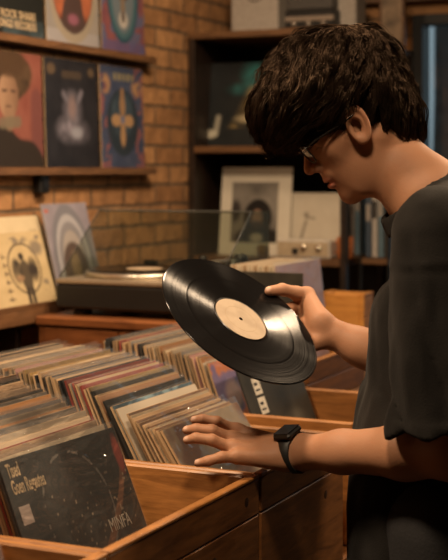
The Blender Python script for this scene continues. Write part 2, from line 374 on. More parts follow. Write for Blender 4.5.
def art_ghost(u, v):
    n = fbm(u*7, v*7, 21); c = mixc((.016, .016, .022), (.035, .033, .042), n)
    m = np.maximum(seg(u, v, .34, .68, .46, .56, .03, 1.4), seg(u, v, .68, .70, .56, .55, .03, 1.4))*(.3+n); m = np.maximum(m, ell(u, v, .44, .36, .20, .10, 1.2)*(.2+1.2*fbm(u*16, v*16, 23))); m = np.maximum(m, ell(u, v, .62, .34, .16, .09, 1.2)*n); m = np.maximum(m, ell(u, v, .5, .52, .15, .16, .9)*(.3+n))
    c = mixc(c, (.30, .27, .36), m*.85); c = mixc(c, (.36, .22, .20), ell(u, v, .5, .56, .07, .1, .9)*.6); c = mixc(c, (.40, .42, .52), ell(u, v, .58, .33, .10, .05, .9)*.7)
    c = mixc(c, (.14, .09, .05), ell(u, v, .12, .90, .08, .05, .5)+ell(u, v, .88, .90, .06, .04, .6)+.5*seg(u, v, .35, .86, .66, .86, .035)); return c
def art_mosaic(u, v):
    n = fbm(u*10, v*10, 31); c = mixc((.035, .055, .13), (.08, .11, .21), n); c = mixc(c, (.32, .10, .11), (fbm(u*9, v*9, 37) > .56)*.9*(abs(u-.5) > .3))
    c = mixc(c, (.03, .05, .075), ell(u, v, .5, .45, .36, .33, .06)); c = mixc(c, (.07, .13, .19), ell(u, v, .5, .52, .26, .22, .3)*n)
    t = np.arctan2(v-.47, u-.5); r = np.hypot(u-.5, (v-.47)); fl = np.clip((.17+.10*np.cos(4*t)-r)/.03, 0, 1)
    c = mixc(c, mixc((.47, .24, .08), (.60, .36, .16), n), fl); c = mixc(c, (.42, .22, .09), seg(u, v, .5, .5, .5, .75, .04)); c = mixc(c, (.16, .20, .35), ell(u, v, .5, .48, .05, .04, .3))
    c = mixc(c, (.5, .26, .11), ell(u, v, .12, .82, .10, .09, .6)*(n > .4)+ell(u, v, .85, .80, .12, .08, .6)*(n > .45)); c = mixc(c, (.36, .30, .14), seg(u, v, .3, .90, .75, .90, .035)*(np.sin(u*60) > -.3)); return c
def art_wings(u, v):
    n = fbm(u*8, v*8, 41); c = mixc((.46, .35, .19), (.60, .47, .28), n); ink = (.045, .035, .03)
    ring = np.abs(np.sqrt(((u-.62)/.24)**2+((v-.52)/.33)**2)-1); c = mixc(c, ink, (ring < .05)*.75)
    c = mixc(c, ink, ell(u, v, .62, .42, .085, .22, .2)*.9); c = mixc(c, ink, (ell(u, v, .50, .50, .075, .16, .4)+ell(u, v, .75, .50, .075, .16, .4))*(.4+n)); c = mixc(c, ink, ell(u, v, .60, .68, .04, .05, .3))
    c = mixc(c, ink, seg(u, v, .59, .05, .59, .25, .025)+seg(u, v, .66, .05, .66, .25, .025)); c = mixc(c, (.42, .26, .15), ell(u, v, .52, .40, .06, .04, .5)*.6)
    for k in range(6): c = mixc(c, (.10, .07, .05), (seg(u, v, .28+.01*k, .14+.11*k, .36, .14+.11*k, .010)+seg(u, v, .32, .12+.11*k, .32, .17+.11*k, .010))*.8)
    c = mixc(c, (.14, .12, .11), (ell(u, v, .87, .78, .1, .1, .7)+ell(u, v, .60, .90, .14, .05, .7)+ell(u, v, .9, .25, .05, .12, .7)+ell(u, v, .93, .92, .05, .03, .7))*(n > .48)*.75); return c
def art_cream(u, v):
    n = fbm(u*6, v*6, 51); c = mixc((.56, .46, .30), (.66, .55, .37), n); return mixc(c, (.25, .19, .12), (ell(u, v, .85, .80, .09, .05, .6)+ell(u, v, .35, .70, .05, .02, .6))*(fbm(u*30, v*30) > .5)*.7)
def art_arch(u, v):
    n = fbm(u*7, v*7, 61); c = mixc((.20, .18, .22), (.32, .29, .34), n)
    for k, (r, col) in enumerate(((.60, (.17, .17, .20)), (.50, (.38, .37, .40)), (.42, (.21, .20, .22)), (.33, (.36, .32, .30)))):
        c = mixc(c, col, np.where(v > .4, np.clip((r-np.hypot((u-.5)*1.35, (v-.4)))/.02, 0, 1), np.clip((r/1.35-abs(u-.5))/.02, 0, 1))*.9)
    c = mixc(c, (.10, .07, .06), ell(u, v, .5, .30, .27, .30, .12)); c = mixc(c, (.26, .18, .11), ell(u, v, .5, .36, .10, .14, .5)); c = mixc(c, (.16, .19, .16), ell(u, v, .5, .12, .22, .1, .6)*n); c = mixc(c, (.4, .12, .08), ell(u, v, .08, .93, .05, .02, .6)); return c
def art_portrait(u, v):
    n = fbm(u*7, v*7, 71); c = mixc((.56, .51, .42), (.62, .57, .47), n); ins = (u > .16)*(u < .82)*(v > .14)*(v < .83)*1.
    g = mixc((.06, .055, .05), (.30, .27, .23), fbm(u*4, v*4, 73)); c = mixc(c, g, ins)
    c = mixc(c, (.012, .010, .009), ell(u, v, .54, .43, .20, .21, .12)*ins); c = mixc(c, (.015, .013, .011), ell(u, v, .55, .18, .34, .15, .2)*ins); c = mixc(c, (.30, .18, .12), ell(u, v, .53, .42, .075, .10, .2)); c = mixc(c, (.05, .035, .03), ell(u, v, .53, .34, .065, .05, .3)); c = mixc(c, (.035, .03, .028), ell(u, v, .22, .50, .07, .12, .5)*ins)
    c = mixc(c, (.45, .40, .33), ell(u, v, .53, .20, .09, .05, .5)); return c
def art_plainmark(u, v):
    n = fbm(u*7, v*7, 81); c = mixc((.50, .44, .35), (.57, .51, .41), n); c = mixc(c, (.12, .10, .08), (seg(u, v, .22, .30, .30, .55, .03)+ell(u, v, .30, .66, .05, .04, .4)+seg(u, v, .30, .62, .46, .60, .02))*.6); return c
def art_golddream(u, v):
    n = fbm(u*8, v*8, 91); c = mixc((.008, .010, .012), (.02, .022, .022), n); c = mixc(c, (.03, .16, .16), np.clip(ell(u, v, .62, .86, .16, .13, 1.2)*fbm(u*12, v*12, 97)*1.5+ell(u, v, .42, .68, .14, .06, 1.2)*n*.7, 0, .8))
    m = np.clip((.75-v)/.05, 0, 1)*np.clip((.10+.5*(.80-v)-abs(u-.64))/.12, 0, 1)*(v > .22); c = mixc(c, mixc((.22, .13, .03), (.48, .34, .13), fbm(u*11, v*11, 93)), m*np.clip(fbm(u*6, v*6, 95)*2.4-.5, 0, 1))
    c = mixc(c, (.45, .42, .33), ell(u, v, .06, .15, .07, .05, .6)+seg(u, v, .12, .15, .15, .35, .03, 1)*.7); c = mixc(c, (.5, .42, .26), ell(u, v, .60, .33, .20, .05, .9)*.8); return c
def art_blackglobe(u, v):
    n = fbm(u*10, v*10, 101); c = mixc((.020, .021, .021), (.044, .045, .044), n); r = np.hypot(u-.50, (v-.66)*.95)
    c = mixc(c, (.085, .085, .08), np.clip((.27-r)/.02, 0, 1)*n*.55); c = mixc(c, (.20, .18, .16), (np.abs(r-.28) < .007)*(fbm(u*25, v*25) > .47)*.8)
    xa = .97-1.35*np.clip(.86-v, 0, 1)**1.6; wd = .022+.05*np.clip(.86-v, 0, 1); arc = np.clip((wd-np.abs(u-xa))/.012, 0, 1)*(v < .95); c = mixc(c, mixc((.26, .12, .07), (.19, .095, .055), n), arc*.85)
    c = mixc(c, (.34, .07, .055), ell(u, v, .965, .86, .035, .10, .5)*.9)
    h = hashn((u*80).astype(int), (v*80).astype(int), 5); c = mixc(c, (.42, .33, .24), (h > .965)*(v < .80)*(u > .30)*(.4+.6*h*(n > .45))*.8)
    c = mixc(c, (.17, .18, .18), np.clip(fbm(u*9, v*9, 107)*2-1, 0, 1)*(v < .60)*.7); return c
def art_purple(u, v):
    n = fbm(u*7, v*7, 111); c = mixc((.18, .15, .34), (.38, .28, .46), n); q = fbm(u*6+3*n, v*6, 113)
    c = mixc(c, (.70, .27, .13), np.clip((q-.53)*14, 0, 1)); c = mixc(c, (.10, .15, .30), np.clip((.40-q)*14, 0, 1)); c = mixc(c, (.75, .55, .42), ell(u, v, .58, .55, .13, .17, .3)*.8+ell(u, v, .25, .75, .12, .1, .5)*.6)
    c = mixc(c, (.40, .06, .05), ell(u, v, .35, .45, .12, .08, .4)+ell(u, v, .75, .22, .1, .12, .4)); return c
def art_pinkfig(u, v):
    n = fbm(u*7, v*7, 121); c = mixc((.45, .28, .32), (.62, .46, .46), n); c = mixc(c, (.24, .20, .28), ell(u, v, .5, .5, .2, .32, .3)*(.5+n)); return mixc(c, (.60, .50, .42), ell(u, v, .5, .75, .08, .1, .4))
def art_darkband(u, v):
    n = fbm(u*7, v*7, 131); c = mixc((.02, .02, .018), (.05, .045, .035), n); return mixc(c, (.16, .15, .12), ell(u, v, .65, .45, .2, .12, .8)*n)
def art_shiny(u, v):
    n = fbm(u*14, v*14, 141); c = mixc((.06, .12, .17), (.26, .40, .48), np.clip((n-.35)*4, 0, 1)); return c
def art_fig(u, v):
    n = fbm(u*8, v*8, 151); c = mixc((.30, .24, .18), (.44, .36, .27), n); c = mixc(c, (.20, .08, .06), np.clip((fbm(u*5, v*5, 155)-.5)*8, 0, 1)*.7); return mixc(c, (.10, .11, .13), ell(u, v, .5, .5, .25, .3, .5)*n)

def film(w, h, t, seed, top=.008):
    """slack clear outer sleeve: a crinkled sheet in front of the cover and one behind, open at the top"""
    nx, nz = 10, 14; vs, fs = [], []
    for side in (0, 1):
        k0 = len(vs)
        for j in range(nz+1):
            for i in range(nx+1):
                u, v = i/nx, j/nz; y = (u-.5)*(w+.006); z = v*(h+top)-.0005
                wv = float(noise3(u*5+seed, v*5, side*9.)-.5)*.0016; edge = min(1, 6*min(u, 1-u, v+.05))
                x = (t+.0008+abs(wv)*edge) if side == 0 else (-.0008-abs(wv)*edge)
                if v > .97: x += float(noise3(u*7, seed, 3.)-.5)*.003; z += float(noise3(u*4, seed, 7.)-.5)*.004
                vs.append((x, y, z))
        for j in range(nz):
            for i in range(nx): q = k0+j*(nx+1)+i; fs.append((q, q+1, q+nx+2, q+nx+1))
    return vs, fs
def sleeve(name, label, w, h, t, art, edge, loc, rot, group=None, plastic=False, res=72, cat='record sleeve', mat=None, top=.008, seed=None):
    mb = MB(); vs, fs, cols = [], [], []
    if callable(art): n = res
    else: n = 1
    g = np.linspace(0, 1, n+1); U, V = np.meshgrid(g, g); col = art(U, V) if callable(art) else full(U, art)
    for j in range(n+1):
        for i in range(n+1): vs.append((t, (g[i]-.5)*w, g[j]*h)); cols.append(col[j, i])
    for j in range(n):
        for i in range(n): q = j*(n+1)+i; fs.append((q, q+1, q+n+2, q+n+1))
    mb.add(vs, fs)
    r = .0006                                              # slightly rounded rim, edge colour
    prof = [(t, 0), (t-r*.3, r), (r*.3, r), (0, 0)]
    ring = []
    for x, e in prof: ring.append([(x, -w/2-e, -e*0), (x, w/2+e, -e*0), (x, w/2+e, h+e), (x, -w/2-e, h+e)])
    k0 = 0; rv = [p for rr in ring for p in rr]; rf = []
    for a in range(3):
        for k in range(4): rf.append((a*4+k, (a+1)*4+k, (a+1)*4+(k+1) % 4, a*4+(k+1) % 4))
    rf.append((15, 14, 13, 12)); mb.add(rv, rf); cols += [edge]*16
    o = mb.build(name, mat or M_PRINT, None, cols, loc); o.rotation_euler = rot; tag(o, label, cat, group)
    if plastic:
        p = MB(); p.add(*film(w, h, t, seed if seed is not None else RNG.random()*50, top), smooth=True); p.build('plastic_sleeve', M_POLY, o)
    return o

# ------------------------------------------------------------------ left wall: two ledges of sleeves on show
def ledge(name, label, y0, y1, z, dep, th, mat=None, lip=.003):
    t = thing(name, label, 'shelf', (XL, (y0+y1)/2, z)); L = (y1-y0)/2; m = mat or M_LEDGE
    part_box('board', (0.001, -L, -th), (dep, L, 0), m, t); part_box('lip', (dep-.008, -L, 0), (dep, L, lip), m, t); part_box('back_strip', (0.001, -L, 0), (.007, L, .05), m, t)
    return t
XS = XL+.028                                              # front plane of the wall sleeves
yl = [on_x(p, XS) for p in (-16, 43.5, 46.5, 99, 102, 144.5)]
def zmid(py, px): return zat(py, XS, on_x(px, XS))
zrow = zmid(168.5, 72); zrow2 = zmid(50, 100)
ledge('picture_ledge', 'lower wooden picture ledge on the brick wall, under the dark and mosaic sleeves', yl[0]-.25, yl[5]+.05, zrow, .046, .018)
ledge('picture_ledge', 'upper wooden picture ledge on the brick wall, above the dark and mosaic sleeves', yl[0]-.25, yl[5]+.05, zrow2, .046, .018)
lean = math.radians(2.0)
def wall_sleeve(i, z, h, art, label, res=72, plastic=False):
    y0, y1 = yl[2*i], yl[2*i+1]
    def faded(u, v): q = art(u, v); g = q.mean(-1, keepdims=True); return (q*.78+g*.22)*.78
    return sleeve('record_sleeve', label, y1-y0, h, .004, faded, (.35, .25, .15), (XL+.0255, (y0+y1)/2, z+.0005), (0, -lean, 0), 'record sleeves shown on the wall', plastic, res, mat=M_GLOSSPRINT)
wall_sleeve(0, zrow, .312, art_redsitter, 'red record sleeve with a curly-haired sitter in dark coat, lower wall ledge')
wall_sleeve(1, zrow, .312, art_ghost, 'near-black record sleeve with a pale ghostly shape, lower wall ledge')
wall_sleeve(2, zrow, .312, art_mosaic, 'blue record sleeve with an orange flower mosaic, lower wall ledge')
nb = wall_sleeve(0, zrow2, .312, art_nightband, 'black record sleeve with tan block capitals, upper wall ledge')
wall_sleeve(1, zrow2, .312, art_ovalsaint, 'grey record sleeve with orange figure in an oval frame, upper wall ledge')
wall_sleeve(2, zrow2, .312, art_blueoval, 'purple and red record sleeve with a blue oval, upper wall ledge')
M_INKTAN = plain('tan_ink', (.48, .36, .22), .6); M_INKPALE = plain('pale_ink', (.55, .50, .42), .6)
def put_text(o, s, size, u, v, w, h, t, mat, xs=1.0, name='lettering', bold=.0006):
    return lettering(s, size, mat, Matrix.Translation((t+.0003, (u-.5)*w, v*h)) @ FACEX, o, name, xs, bold=bold)
wn = yl[1]-yl[0]
put_text(nb, 'ROCK SHARE', .030, .27, .155, wn, .312, .004, M_INKTAN, .92); put_text(nb, 'SONGS RECORDS', .030, .19, .070, wn, .312, .004, M_INKTAN, .80)
hk = thing('wall_socket', 'small black box fixed on the brick wall under the dark sleeve', 'wall socket', (XL, on_x(37, XL), zat(184, XL, on_x(37, XL))))
part_box('box', (0, -.024, -.026), (.028, .024, .026), M_BLACK, hk, .004); part_box('socket_face', (.028, -.015, -.015), (.031, .015, .015), M_BLACKM, hk, .002)

# lower display ledge with three leaning sleeves
zl = 1.090; yle = 3.60
lg = thing('display_ledge', 'wooden display ledge low on the brick wall carrying the tan sleeve', 'shelf', (XL, 2.95, zl))
ye = on_x(60, XL+.14)-2.95
part_box('board', (.001, -.75, -.036), (.14, ye, 0), M_LEDGE, lg); part_box('lip', (.13, -.75, 0), (.14, ye, .014), M_LEDGE, lg)
for yy in (-.45, .0): part_box('bracket', (.001, yy, -.14), (.09, yy+.02, -.036), M_DARKWOOD, lg)
xt = XL+.122                                             # foot of the tan sleeve
y1 = on_x(57.0, xt); h1 = .203; a1 = math.radians(17)
sleeve('record_sleeve', 'tan record sleeve with a black winged figure, leaning on the low ledge', .30, h1, .004, art_wings, (.40, .30, .18), (xt, y1-.15, zl+.0005), (0, -a1, 0), 'sleeves on the low ledge', res=90)
sleeve('record_sleeve', 'plain cream record sleeve standing behind the tan winged one', .30, .243, .004, art_cream, (.45, .36, .22), (xt-.030, on_x(36.5, xt-.10)-.15, zl+.0005), (0, -math.radians(16), 0), 'sleeves on the low ledge')
y0 = on_x(57, xt-.028)
# ------------------------------------------------------------------ cabinet and turntable
CX0, CX1, CY0, CY1, CZ = -1.917, -1.43, 2.955, 3.40, 1.073
cb = thing('record_cabinet', 'reddish teak cabinet under the turntable beside the brick wall', 'cabinet', ((CX0+CX1)/2, (CY0+CY1)/2, 0)); hx, hy = (CX1-CX0)/2, (CY1-CY0)/2
part_box('top', (-hx, -hy, CZ-.024), (hx, hy, CZ), M_CAB, cb, .004)
part_box('side_panel', (-hx+.004, -hy+.012, .06), (-hx+.022, hy-.005, CZ-.024), M_CAB, cb); part_box('side_panel', (hx-.022, -hy+.012, .06), (hx-.004, hy-.005, CZ-.024), M_CAB, cb)
part_box('back_panel', (-hx+.022, hy-.015, .06), (hx-.022, hy-.006, CZ-.024), M_CAB, cb); part_box('bottom_panel', (-hx+.022, -hy+.012, .06), (hx-.022, hy-.015, .08), M_CAB, cb)
for sx in (-1, 1):
    dr = part_box('door', (-hx+.024 if sx < 0 else .002, -hy+.006, .085), (-.002 if sx < 0 else hx-.024, -hy+.022, CZ-.03), M_CAB, cb)
    MB().lathe([(0, -.02), (.011, -.02), (.012, -.012), (.006, -.004), (.006, 0)], 16, mat=Matrix.Translation((sx*.03, -hy+.006, .62)) @ Matrix.Rotation(-math.pi/2, 4, 'X')).build('knob', M_STEEL, dr)
for sx in (-1, 1):
    for sy in (-1, 1): part_box('leg', (sx*(hx-.04)-.018, sy*(hy-.04)-.018, 0), (sx*(hx-.04)+.018, sy*(hy-.04)+.018, .06), M_CAB, cb)

TX0, TX1, TY0, TY1 = -1.884, -1.452, 3.00, 3.345; TZ = 1.168
tt = thing('turntable', 'black turntable with silver top plate on the teak cabinet', 'turntable', ((TX0+TX1)/2, (TY0+TY1)/2, CZ)); hx, hy = (TX1-TX0)/2, (TY1-TY0)/2; H = TZ-CZ
part_box('plinth', (-hx, -hy, .018), (hx, hy, H-.014), M_BLACK, tt, .006)
part_box('top_plate', (-hx, -hy, H-.014), (hx, hy, H), plain('champagne_plate', (.42, .35, .26), .38, .7, scale=150), tt, .004)
for sx in (-1, 1):
    for sy in (-1, 1): MB().lathe([(0, 0), (.024, 0), (.026, .006), (.02, .018), (0, .018)], 20, mat=Matrix.Translation((sx*(hx-.055), sy*(hy-.05), 0))).build('foot', M_BLACKM, tt)
pc = (-.045, .0)
MB().lathe([(0, H), (.155, H), (.158, H+.004), (.158, H+.013), (.152, H+.016), (0, H+.016)], 64, mat=Matrix.Translation((pc[0], pc[1], 0))).build('platter', M_STEEL, tt)
tar = MB(); tar.lathe([(.028, H), (.028, H+.022), (.018, H+.026), (.018, H+.046), (.0, H+.048)], 24, mat=Matrix.Translation((.165, .105, 0)))
ta = tar.build('tonearm_base', M_BLACKM, tt)
MB().tube([(.168, .165, H+.042), (.165, .105, H+.042), (.158, 0, H+.042), (.135, -.075, H+.036), (.10, -.115, H+.026)], .0045, 10).build('tonearm', M_STEEL, tt)
MB().lathe([(0, -.016), (.014, -.016), (.014, .016), (0, .016)], 20, mat=Matrix.Translation((.168, .15, H+.042)) @ Matrix.Rotation(math.pi/2, 4, 'X')).build('counterweight', M_BLACKM, tt)
part_box('headshell', (.078, -.135, H+.020), (.104, -.110, H+.028), M_BLACKM, tt)
for k in range(2): MB().lathe([(0, H), (.013, H), (.013, H+.010), (.011, H+.012), (0, H+.012)], 20, mat=Matrix.Translation((.165-.035*k, -.145, 0))).build('knob', M_STEEL, tt)
MB().lathe([(.008, H), (.008, H+.030), (.013, H+.036), (.011, H+.046), (0, H+.048)], 18, mat=Matrix.Translation((.055, .150, 0))).build('strobe_lamp', M_BLACKM, tt)
# dust cover: sloping acrylic hood
hb = MB(); y_f, y_m, y_b, z0, z1 = -hy+.012, .045, hy-.006, H+.001, H+.172; X0, X1, tk = -hx+.006, hx+.030, .003
for xa in (X0, X1-tk):
    P = [(y_f, z0), (y_b, z0), (y_b, z1), (y_m, z1)]
    vs = [(xa, y, z) for y, z in P]+[(xa+tk, y, z) for y, z in P]; hb.add(vs, [(3, 2, 1, 0), (4, 5, 6, 7), (0, 1, 5, 4), (1, 2, 6, 5), (2, 3, 7, 6), (3, 0, 4, 7)])
hb.box((X0+tk, y_m, z1-tk), (X1-tk, y_b, z1), bev=.0008); hb.box((X0+tk, y_b-tk, z0), (X1-tk, y_b, z1-tk), bev=.0008)
dc = hb.build('dust_cover', M_ACRYL, tt)
rim = MB(); rim.tube([(X0, y_f, z0+.003), (X0, y_m, z1), (X1, y_m, z1), (X1, y_f, z0+.003)], .0022, 6); rim.build('cover_rim', plain('smoked_rim', (.05, .05, .045), .2), dc)
for sx in (-.12, .12): part_box('hinge', (sx-.02, hy-.004, H-.02), (sx+.02, hy+.008, H+.03), M_BLACKM, tt)

# vinyl
def vinyl_mat(name):
    m, n, l, p = nt(name)
    tc = N(n, 'ShaderNodeTexCoord'); ln = N(n, 'ShaderNodeVectorMath', operation='LENGTH'); l.new(tc.outputs['Object'], ln.inputs[0])
    p.inputs['Base Color'].default_value = (.0065, .006, .006, 1); p.inputs['Specular IOR Level'].default_value = .36
    no = N(n, 'ShaderNodeTexNoise', noise_dimensions='1D'); no.inputs['Scale'].default_value = 420; no.inputs['Detail'].default_value = 4; l.new(ln.outputs['Value'], no.inputs['W'])
    n2 = N(n, 'ShaderNodeTexNoise', noise_dimensions='1D'); n2.inputs['Scale'].default_value = 75; n2.inputs['Detail'].default_value = 1; l.new(ln.outputs['Value'], n2.inputs['W'])
    gap = ramp(n, [(.64, (.17,)*3), (.68, (.10,)*3)]); l.new(n2.outputs['Fac'], gap.inputs['Fac']); rr = N(n, 'ShaderNodeMath', operation='MULTIPLY_ADD'); rr.inputs[1].default_value = .22; rr.inputs[2].default_value = -.11
    l.new(no.outputs['Fac'], rr.inputs[0]); ad = N(n, 'ShaderNodeMath', operation='ADD'); l.new(rr.outputs[0], ad.inputs[0]); l.new(gap.outputs['Color'], ad.inputs[1]); l.new(ad.outputs[0], p.inputs['Roughness'])
    p.inputs['Anisotropic'].default_value = .98; p.inputs['Anisotropic Rotation'].default_value = .25
    tg = N(n, 'ShaderNodeTangent', direction_type='RADIAL', axis='Z'); l.new(tg.outputs[0], p.inputs['Tangent'])
    p.inputs['Coat Weight'].default_value = .0
    return m
M_VINYL = vinyl_mat('grooved_vinyl'); M_VGLOSS = plain('smooth_vinyl', (.008, .0075, .007), .32, vary=0)
def label_mat(name, a, b_):
    m, n, l, p = nt(name); tc = N(n, 'ShaderNodeTexCoord'); no = N(n, 'ShaderNodeTexNoise'); no.inputs['Scale'].default_value = 26; l.new(tc.outputs['Object'], no.inputs['Vector'])
    r = ramp(n, [(.40, b_), (.56, a)]); l.new(no.outputs['Fac'], r.inputs['Fac']); l.new(r.outputs['Color'], p.inputs['Base Color']); p.inputs['Roughness'].default_value = .55; return m
M_LABEL = label_mat('cream_label', (.47, .36, .245), (.40, .30, .20))
def vinyl(label, loc, rot, group=None, R=.150):
    t = thing('vinyl_record', label, 'vinyl record', loc, (0, 0, 0), group)
    if isinstance(rot, Matrix): t.rotation_euler = rot.to_euler()
    else: t.rotation_euler = rot
    h = .0011
    MB().lathe([(.046, h), (R-.004, h), (R-.0015, h+.0004), (R, 0), (R-.0015, -h-.0004), (R-.004, -h), (.046, -h)], 128).build('disc', M_VINYL, t)
    MB().lathe([(.0036, h), (.052, h+.0001), (.052, -h-.0001), (.0036, -h)], 96, close=True).build('dead_wax', M_VGLOSS, t)
    for s in (1, -1):
        lb = MB().lathe([(.0037, s*(h+.0002)), (.0037, s*(h+.0005)), (.0485, s*(h+.0005)), (.0487, s*(h+.0002))], 96, smooth=False); lb.build('label', M_LABEL, t)
    MB().lathe([(.0300, h+.0005), (.0303, h+.0007), (.0306, h+.0005)], 64).build('label_ring', plain('label_ink', (.40, .28, .16), .6), t)
    return t
vinyl('black record with pale label lying on the turntable platter', ((TX0+TX1)/2+pc[0], (TY0+TY1)/2+pc[1], TZ+.0182), (0, 0, 0))

# grey sleeve behind the turntable, standing on the low ledge against the wall
gs = sleeve('record_sleeve', 'grey-violet record sleeve with gothic arches, leaning between tan sleeve and turntable', .235, .275, .004, art_arch, (.30, .26, .24), (XL+.112, on_x(104, XL+.112)-.1175, 1.088), (0, -math.radians(14), 0), 'sleeves on the low ledge', False, 90)
sup = thing('side_ledge', 'short wooden ledge behind the turntable holding the arched sleeve', 'shelf', (XL, on_x(100, XL+.112)-.11, 1.0875)); part_box('board', (.001, .06, -.03), (.135, .16, 0), M_LEDGE, sup); part_box('bracket', (.001, .10, -.12), (.08, .12, -.03), M_DARKWOOD, sup)

# ------------------------------------------------------------------ dark shelf unit against the back wall
SX0, SX1, SY0, SY1 = XL+.015, -1.48, 4.10, 4.505
zs = [.10, .62, 1.160, 1.530, 1.915]
su = thing('shelf_unit', 'tall dark wooden shelf unit in the back corner', 'shelf unit', ((SX0+SX1)/2, (SY0+SY1)/2, 0)); hx, hy = (SX1-SX0)/2, (SY1-SY0)/2
part_box('side_panel', (-hx, -hy, 0), (-hx+.022, hy, zs[-1]-.02), M_DARKWOOD, su)
part_box('side_panel', (hx-.02, -hy, 0), (hx, -hy+.03, zs[-1]-.02), M_DARKWOOD, su); part_box('side_panel', (hx-.02, hy-.03, 0), (hx, hy, zs[-1]-.02), M_DARKWOOD, su)
for k, z in enumerate(zs): part_box('shelf_board', (-hx if k == 4 else -hx+.022, -hy-.003, z-.022), (hx if k == 4 else hx-.02, hy-.008, z), M_SHELFWOOD if k else M_DARKWOOD, su)
part_box('back_panel', (-hx+.022, hy-.008, .05), (hx-.02, hy, zs[-1]-.022), M_BLACK, su)
FY = -math.pi/2
def on_shelf(name, label, px0, px1, y, z, h, art, edge, lean=6, group=None, t=.004, cat='record sleeve', **k):
    xa, xb = on_y(px0, y), on_y(px1, y)
    return sleeve(name, label, xb-xa, h, t, art, edge, ((xa+xb)/2, y, z+.0005), (0, -math.radians(lean), FY), group, cat=cat, **k)
on_shelf('record_sleeve', 'white-bordered record sleeve with a grey bearded portrait on the shelf', 219, 289, 4.19, zs[2], .300, art_portrait, (.4, .35, .28), 7, 'sleeves on the shelf unit', res=80)
on_shelf('record_sleeve', 'small plain off-white sleeve with a faint mark beside the portrait sleeve', 290, 341, 4.215, zs[2], .213, art_plainmark, (.4, .35, .28), 6, 'sleeves on the shelf unit', res=60)
on_shelf('record_sleeve', 'black record sleeve with gold and teal picture on the shelf', 206, 286, 4.21, zs[3], .29, art_golddream, (.03, .03, .03), 6, 'sleeves on the shelf unit', res=80)
def boxy(name, label, cat, px0, px1, y, z, h, dep, mat, parts=(), body='body', group=None):
    xa, xb = on_y(px0, y), on_y(px1, y); t = thing(name, label, cat, ((xa+xb)/2, y, z+.0005), (0, 0, 0), group); hw = (xb-xa)/2
    part_box(body, (-hw, 0, 0), (hw, dep, h), mat, t, .004)
    for (nm, u0, u1, v0, v1, th, m) in parts: part_box(nm, (-hw+u0*2*hw, -th, v0*h), (-hw+u1*2*hw, .0, v1*h), m, t, .001)
    return t, hw
M_PALEBOX = plain('pale_grey_card', (.33, .29, .25), .6); M_GREYCASE = plain('grey_case', (.055, .05, .045), .5); M_SILVER = plain('silver_trim', (.35, .30, .25), .35, .6)
t, hw = boxy('storage_box', 'pale grey cardboard box on top of the shelf unit', 'box', 231, 278, 4.16, zs[4], .19, .26, M_PALEBOX)
part_box('lid', (-hw-.003, -.003, .15), (hw+.003, .263, .193), M_PALEBOX, t, .003)
cu = MB(); cu.tube([(-.025+.005*k, -.0005, .112-.010*math.sin(math.pi*k/10)) for k in range(11)], .0022, 6); cu.build('printed_mark', M_BLACK, t)
t, hw = boxy('amplifier', 'black amplifier with a silver band on top of the shelf unit', 'amplifier', 285, 334, 4.14, zs[4], .062, .30, M_BLACK, (('silver_band', .0, 1, .40, .66, .002, M_SILVER),))
for k in range(3): MB().lathe([(0, 0), (.008, 0), (.008, .012), (0, .012)], 16, mat=Matrix.Translation((-hw*.6+hw*.6*k, 0, .015)) @ Matrix.Rotation(math.pi/2, 4, 'X')).build('knob', M_SILVER, t)
t, hw = boxy('record_case', 'black carrying case lying on the amplifier', 'case', 287, 333, 4.15, zs[4]+.063, .12, .27, M_GREYCASE, (('clasp', .2, .3, .30, .50, .006, M_SILVER), ('clasp', .7, .8, .30, .50, .006, M_SILVER)))
MB().tube([(-.03, 0, .08), (-.03, -.02, .08), (.03, -.02, .08), (.03, 0, .08)], .004, 8).build('handle', M_BLACKM, t)
# third shelf, small things in front of the sleeves
def lathe_thing(name, label, cat, loc, prof, mat, part, group=None, extra=None):
    t = thing(name, label, cat, loc, (0, 0, 0), group); MB().lathe(prof, 32).build(part, mat, t); return t
M_GOLD = plain('old_brass', (.55, .34, .08), .3, .9); M_TERRA = plain('orange_glaze', (.42, .13, .035), .35)
yg = 4.125
lathe_thing('brass_pot', 'small brass pot in front of the portrait sleeve', 'pot', (on_y(263, yg), yg, zs[2]+.0005), [(0, 0), (.016, 0), (.020, .012), (.021, .028), (.017, .038), (.019, .040), (.016, .040), (.015, .01), (0, .008)], M_GOLD, 'bowl')
t, hw = boxy('cassette_deck', 'cream radio with two bright knobs in front of the plain sleeve', 'radio', 276, 330, 4.115, zs[2], .060, .075, M_WHITE, (('front_panel', .03, .97, .12, .9, .002, plain('beige_panel', (.42, .33, .22), .4)), ('display', .30, .42, .2, .55, .003, M_BLACK)))
for k in (.52, .80): MB().lathe([(0, 0), (.010, 0), (.009, .010), (0, .011)], 20, mat=Matrix.Translation((-hw+2*hw*k, -.002, .036)) @ Matrix.Rotation(math.pi/2, 4, 'X')).build('knob', plain('chrome', (.85, .78, .66), .15, 1), t)
mg = lathe_thing('mug', 'orange mug at the right end of the shelf', 'mug', (-1.505, 4.165, zs[2]+.0005), [(0, 0), (.024, 0), (.026, .004), (.026, .072), (.023, .072), (.022, .006), (0, .006)], M_TERRA, 'cup')
MB().tube([(-.025, 0, .058), (-.042, 0, .052), (-.042, 0, .024), (-.025, 0, .018)], .0035, 8).build('handle', M_TERRA, mg)

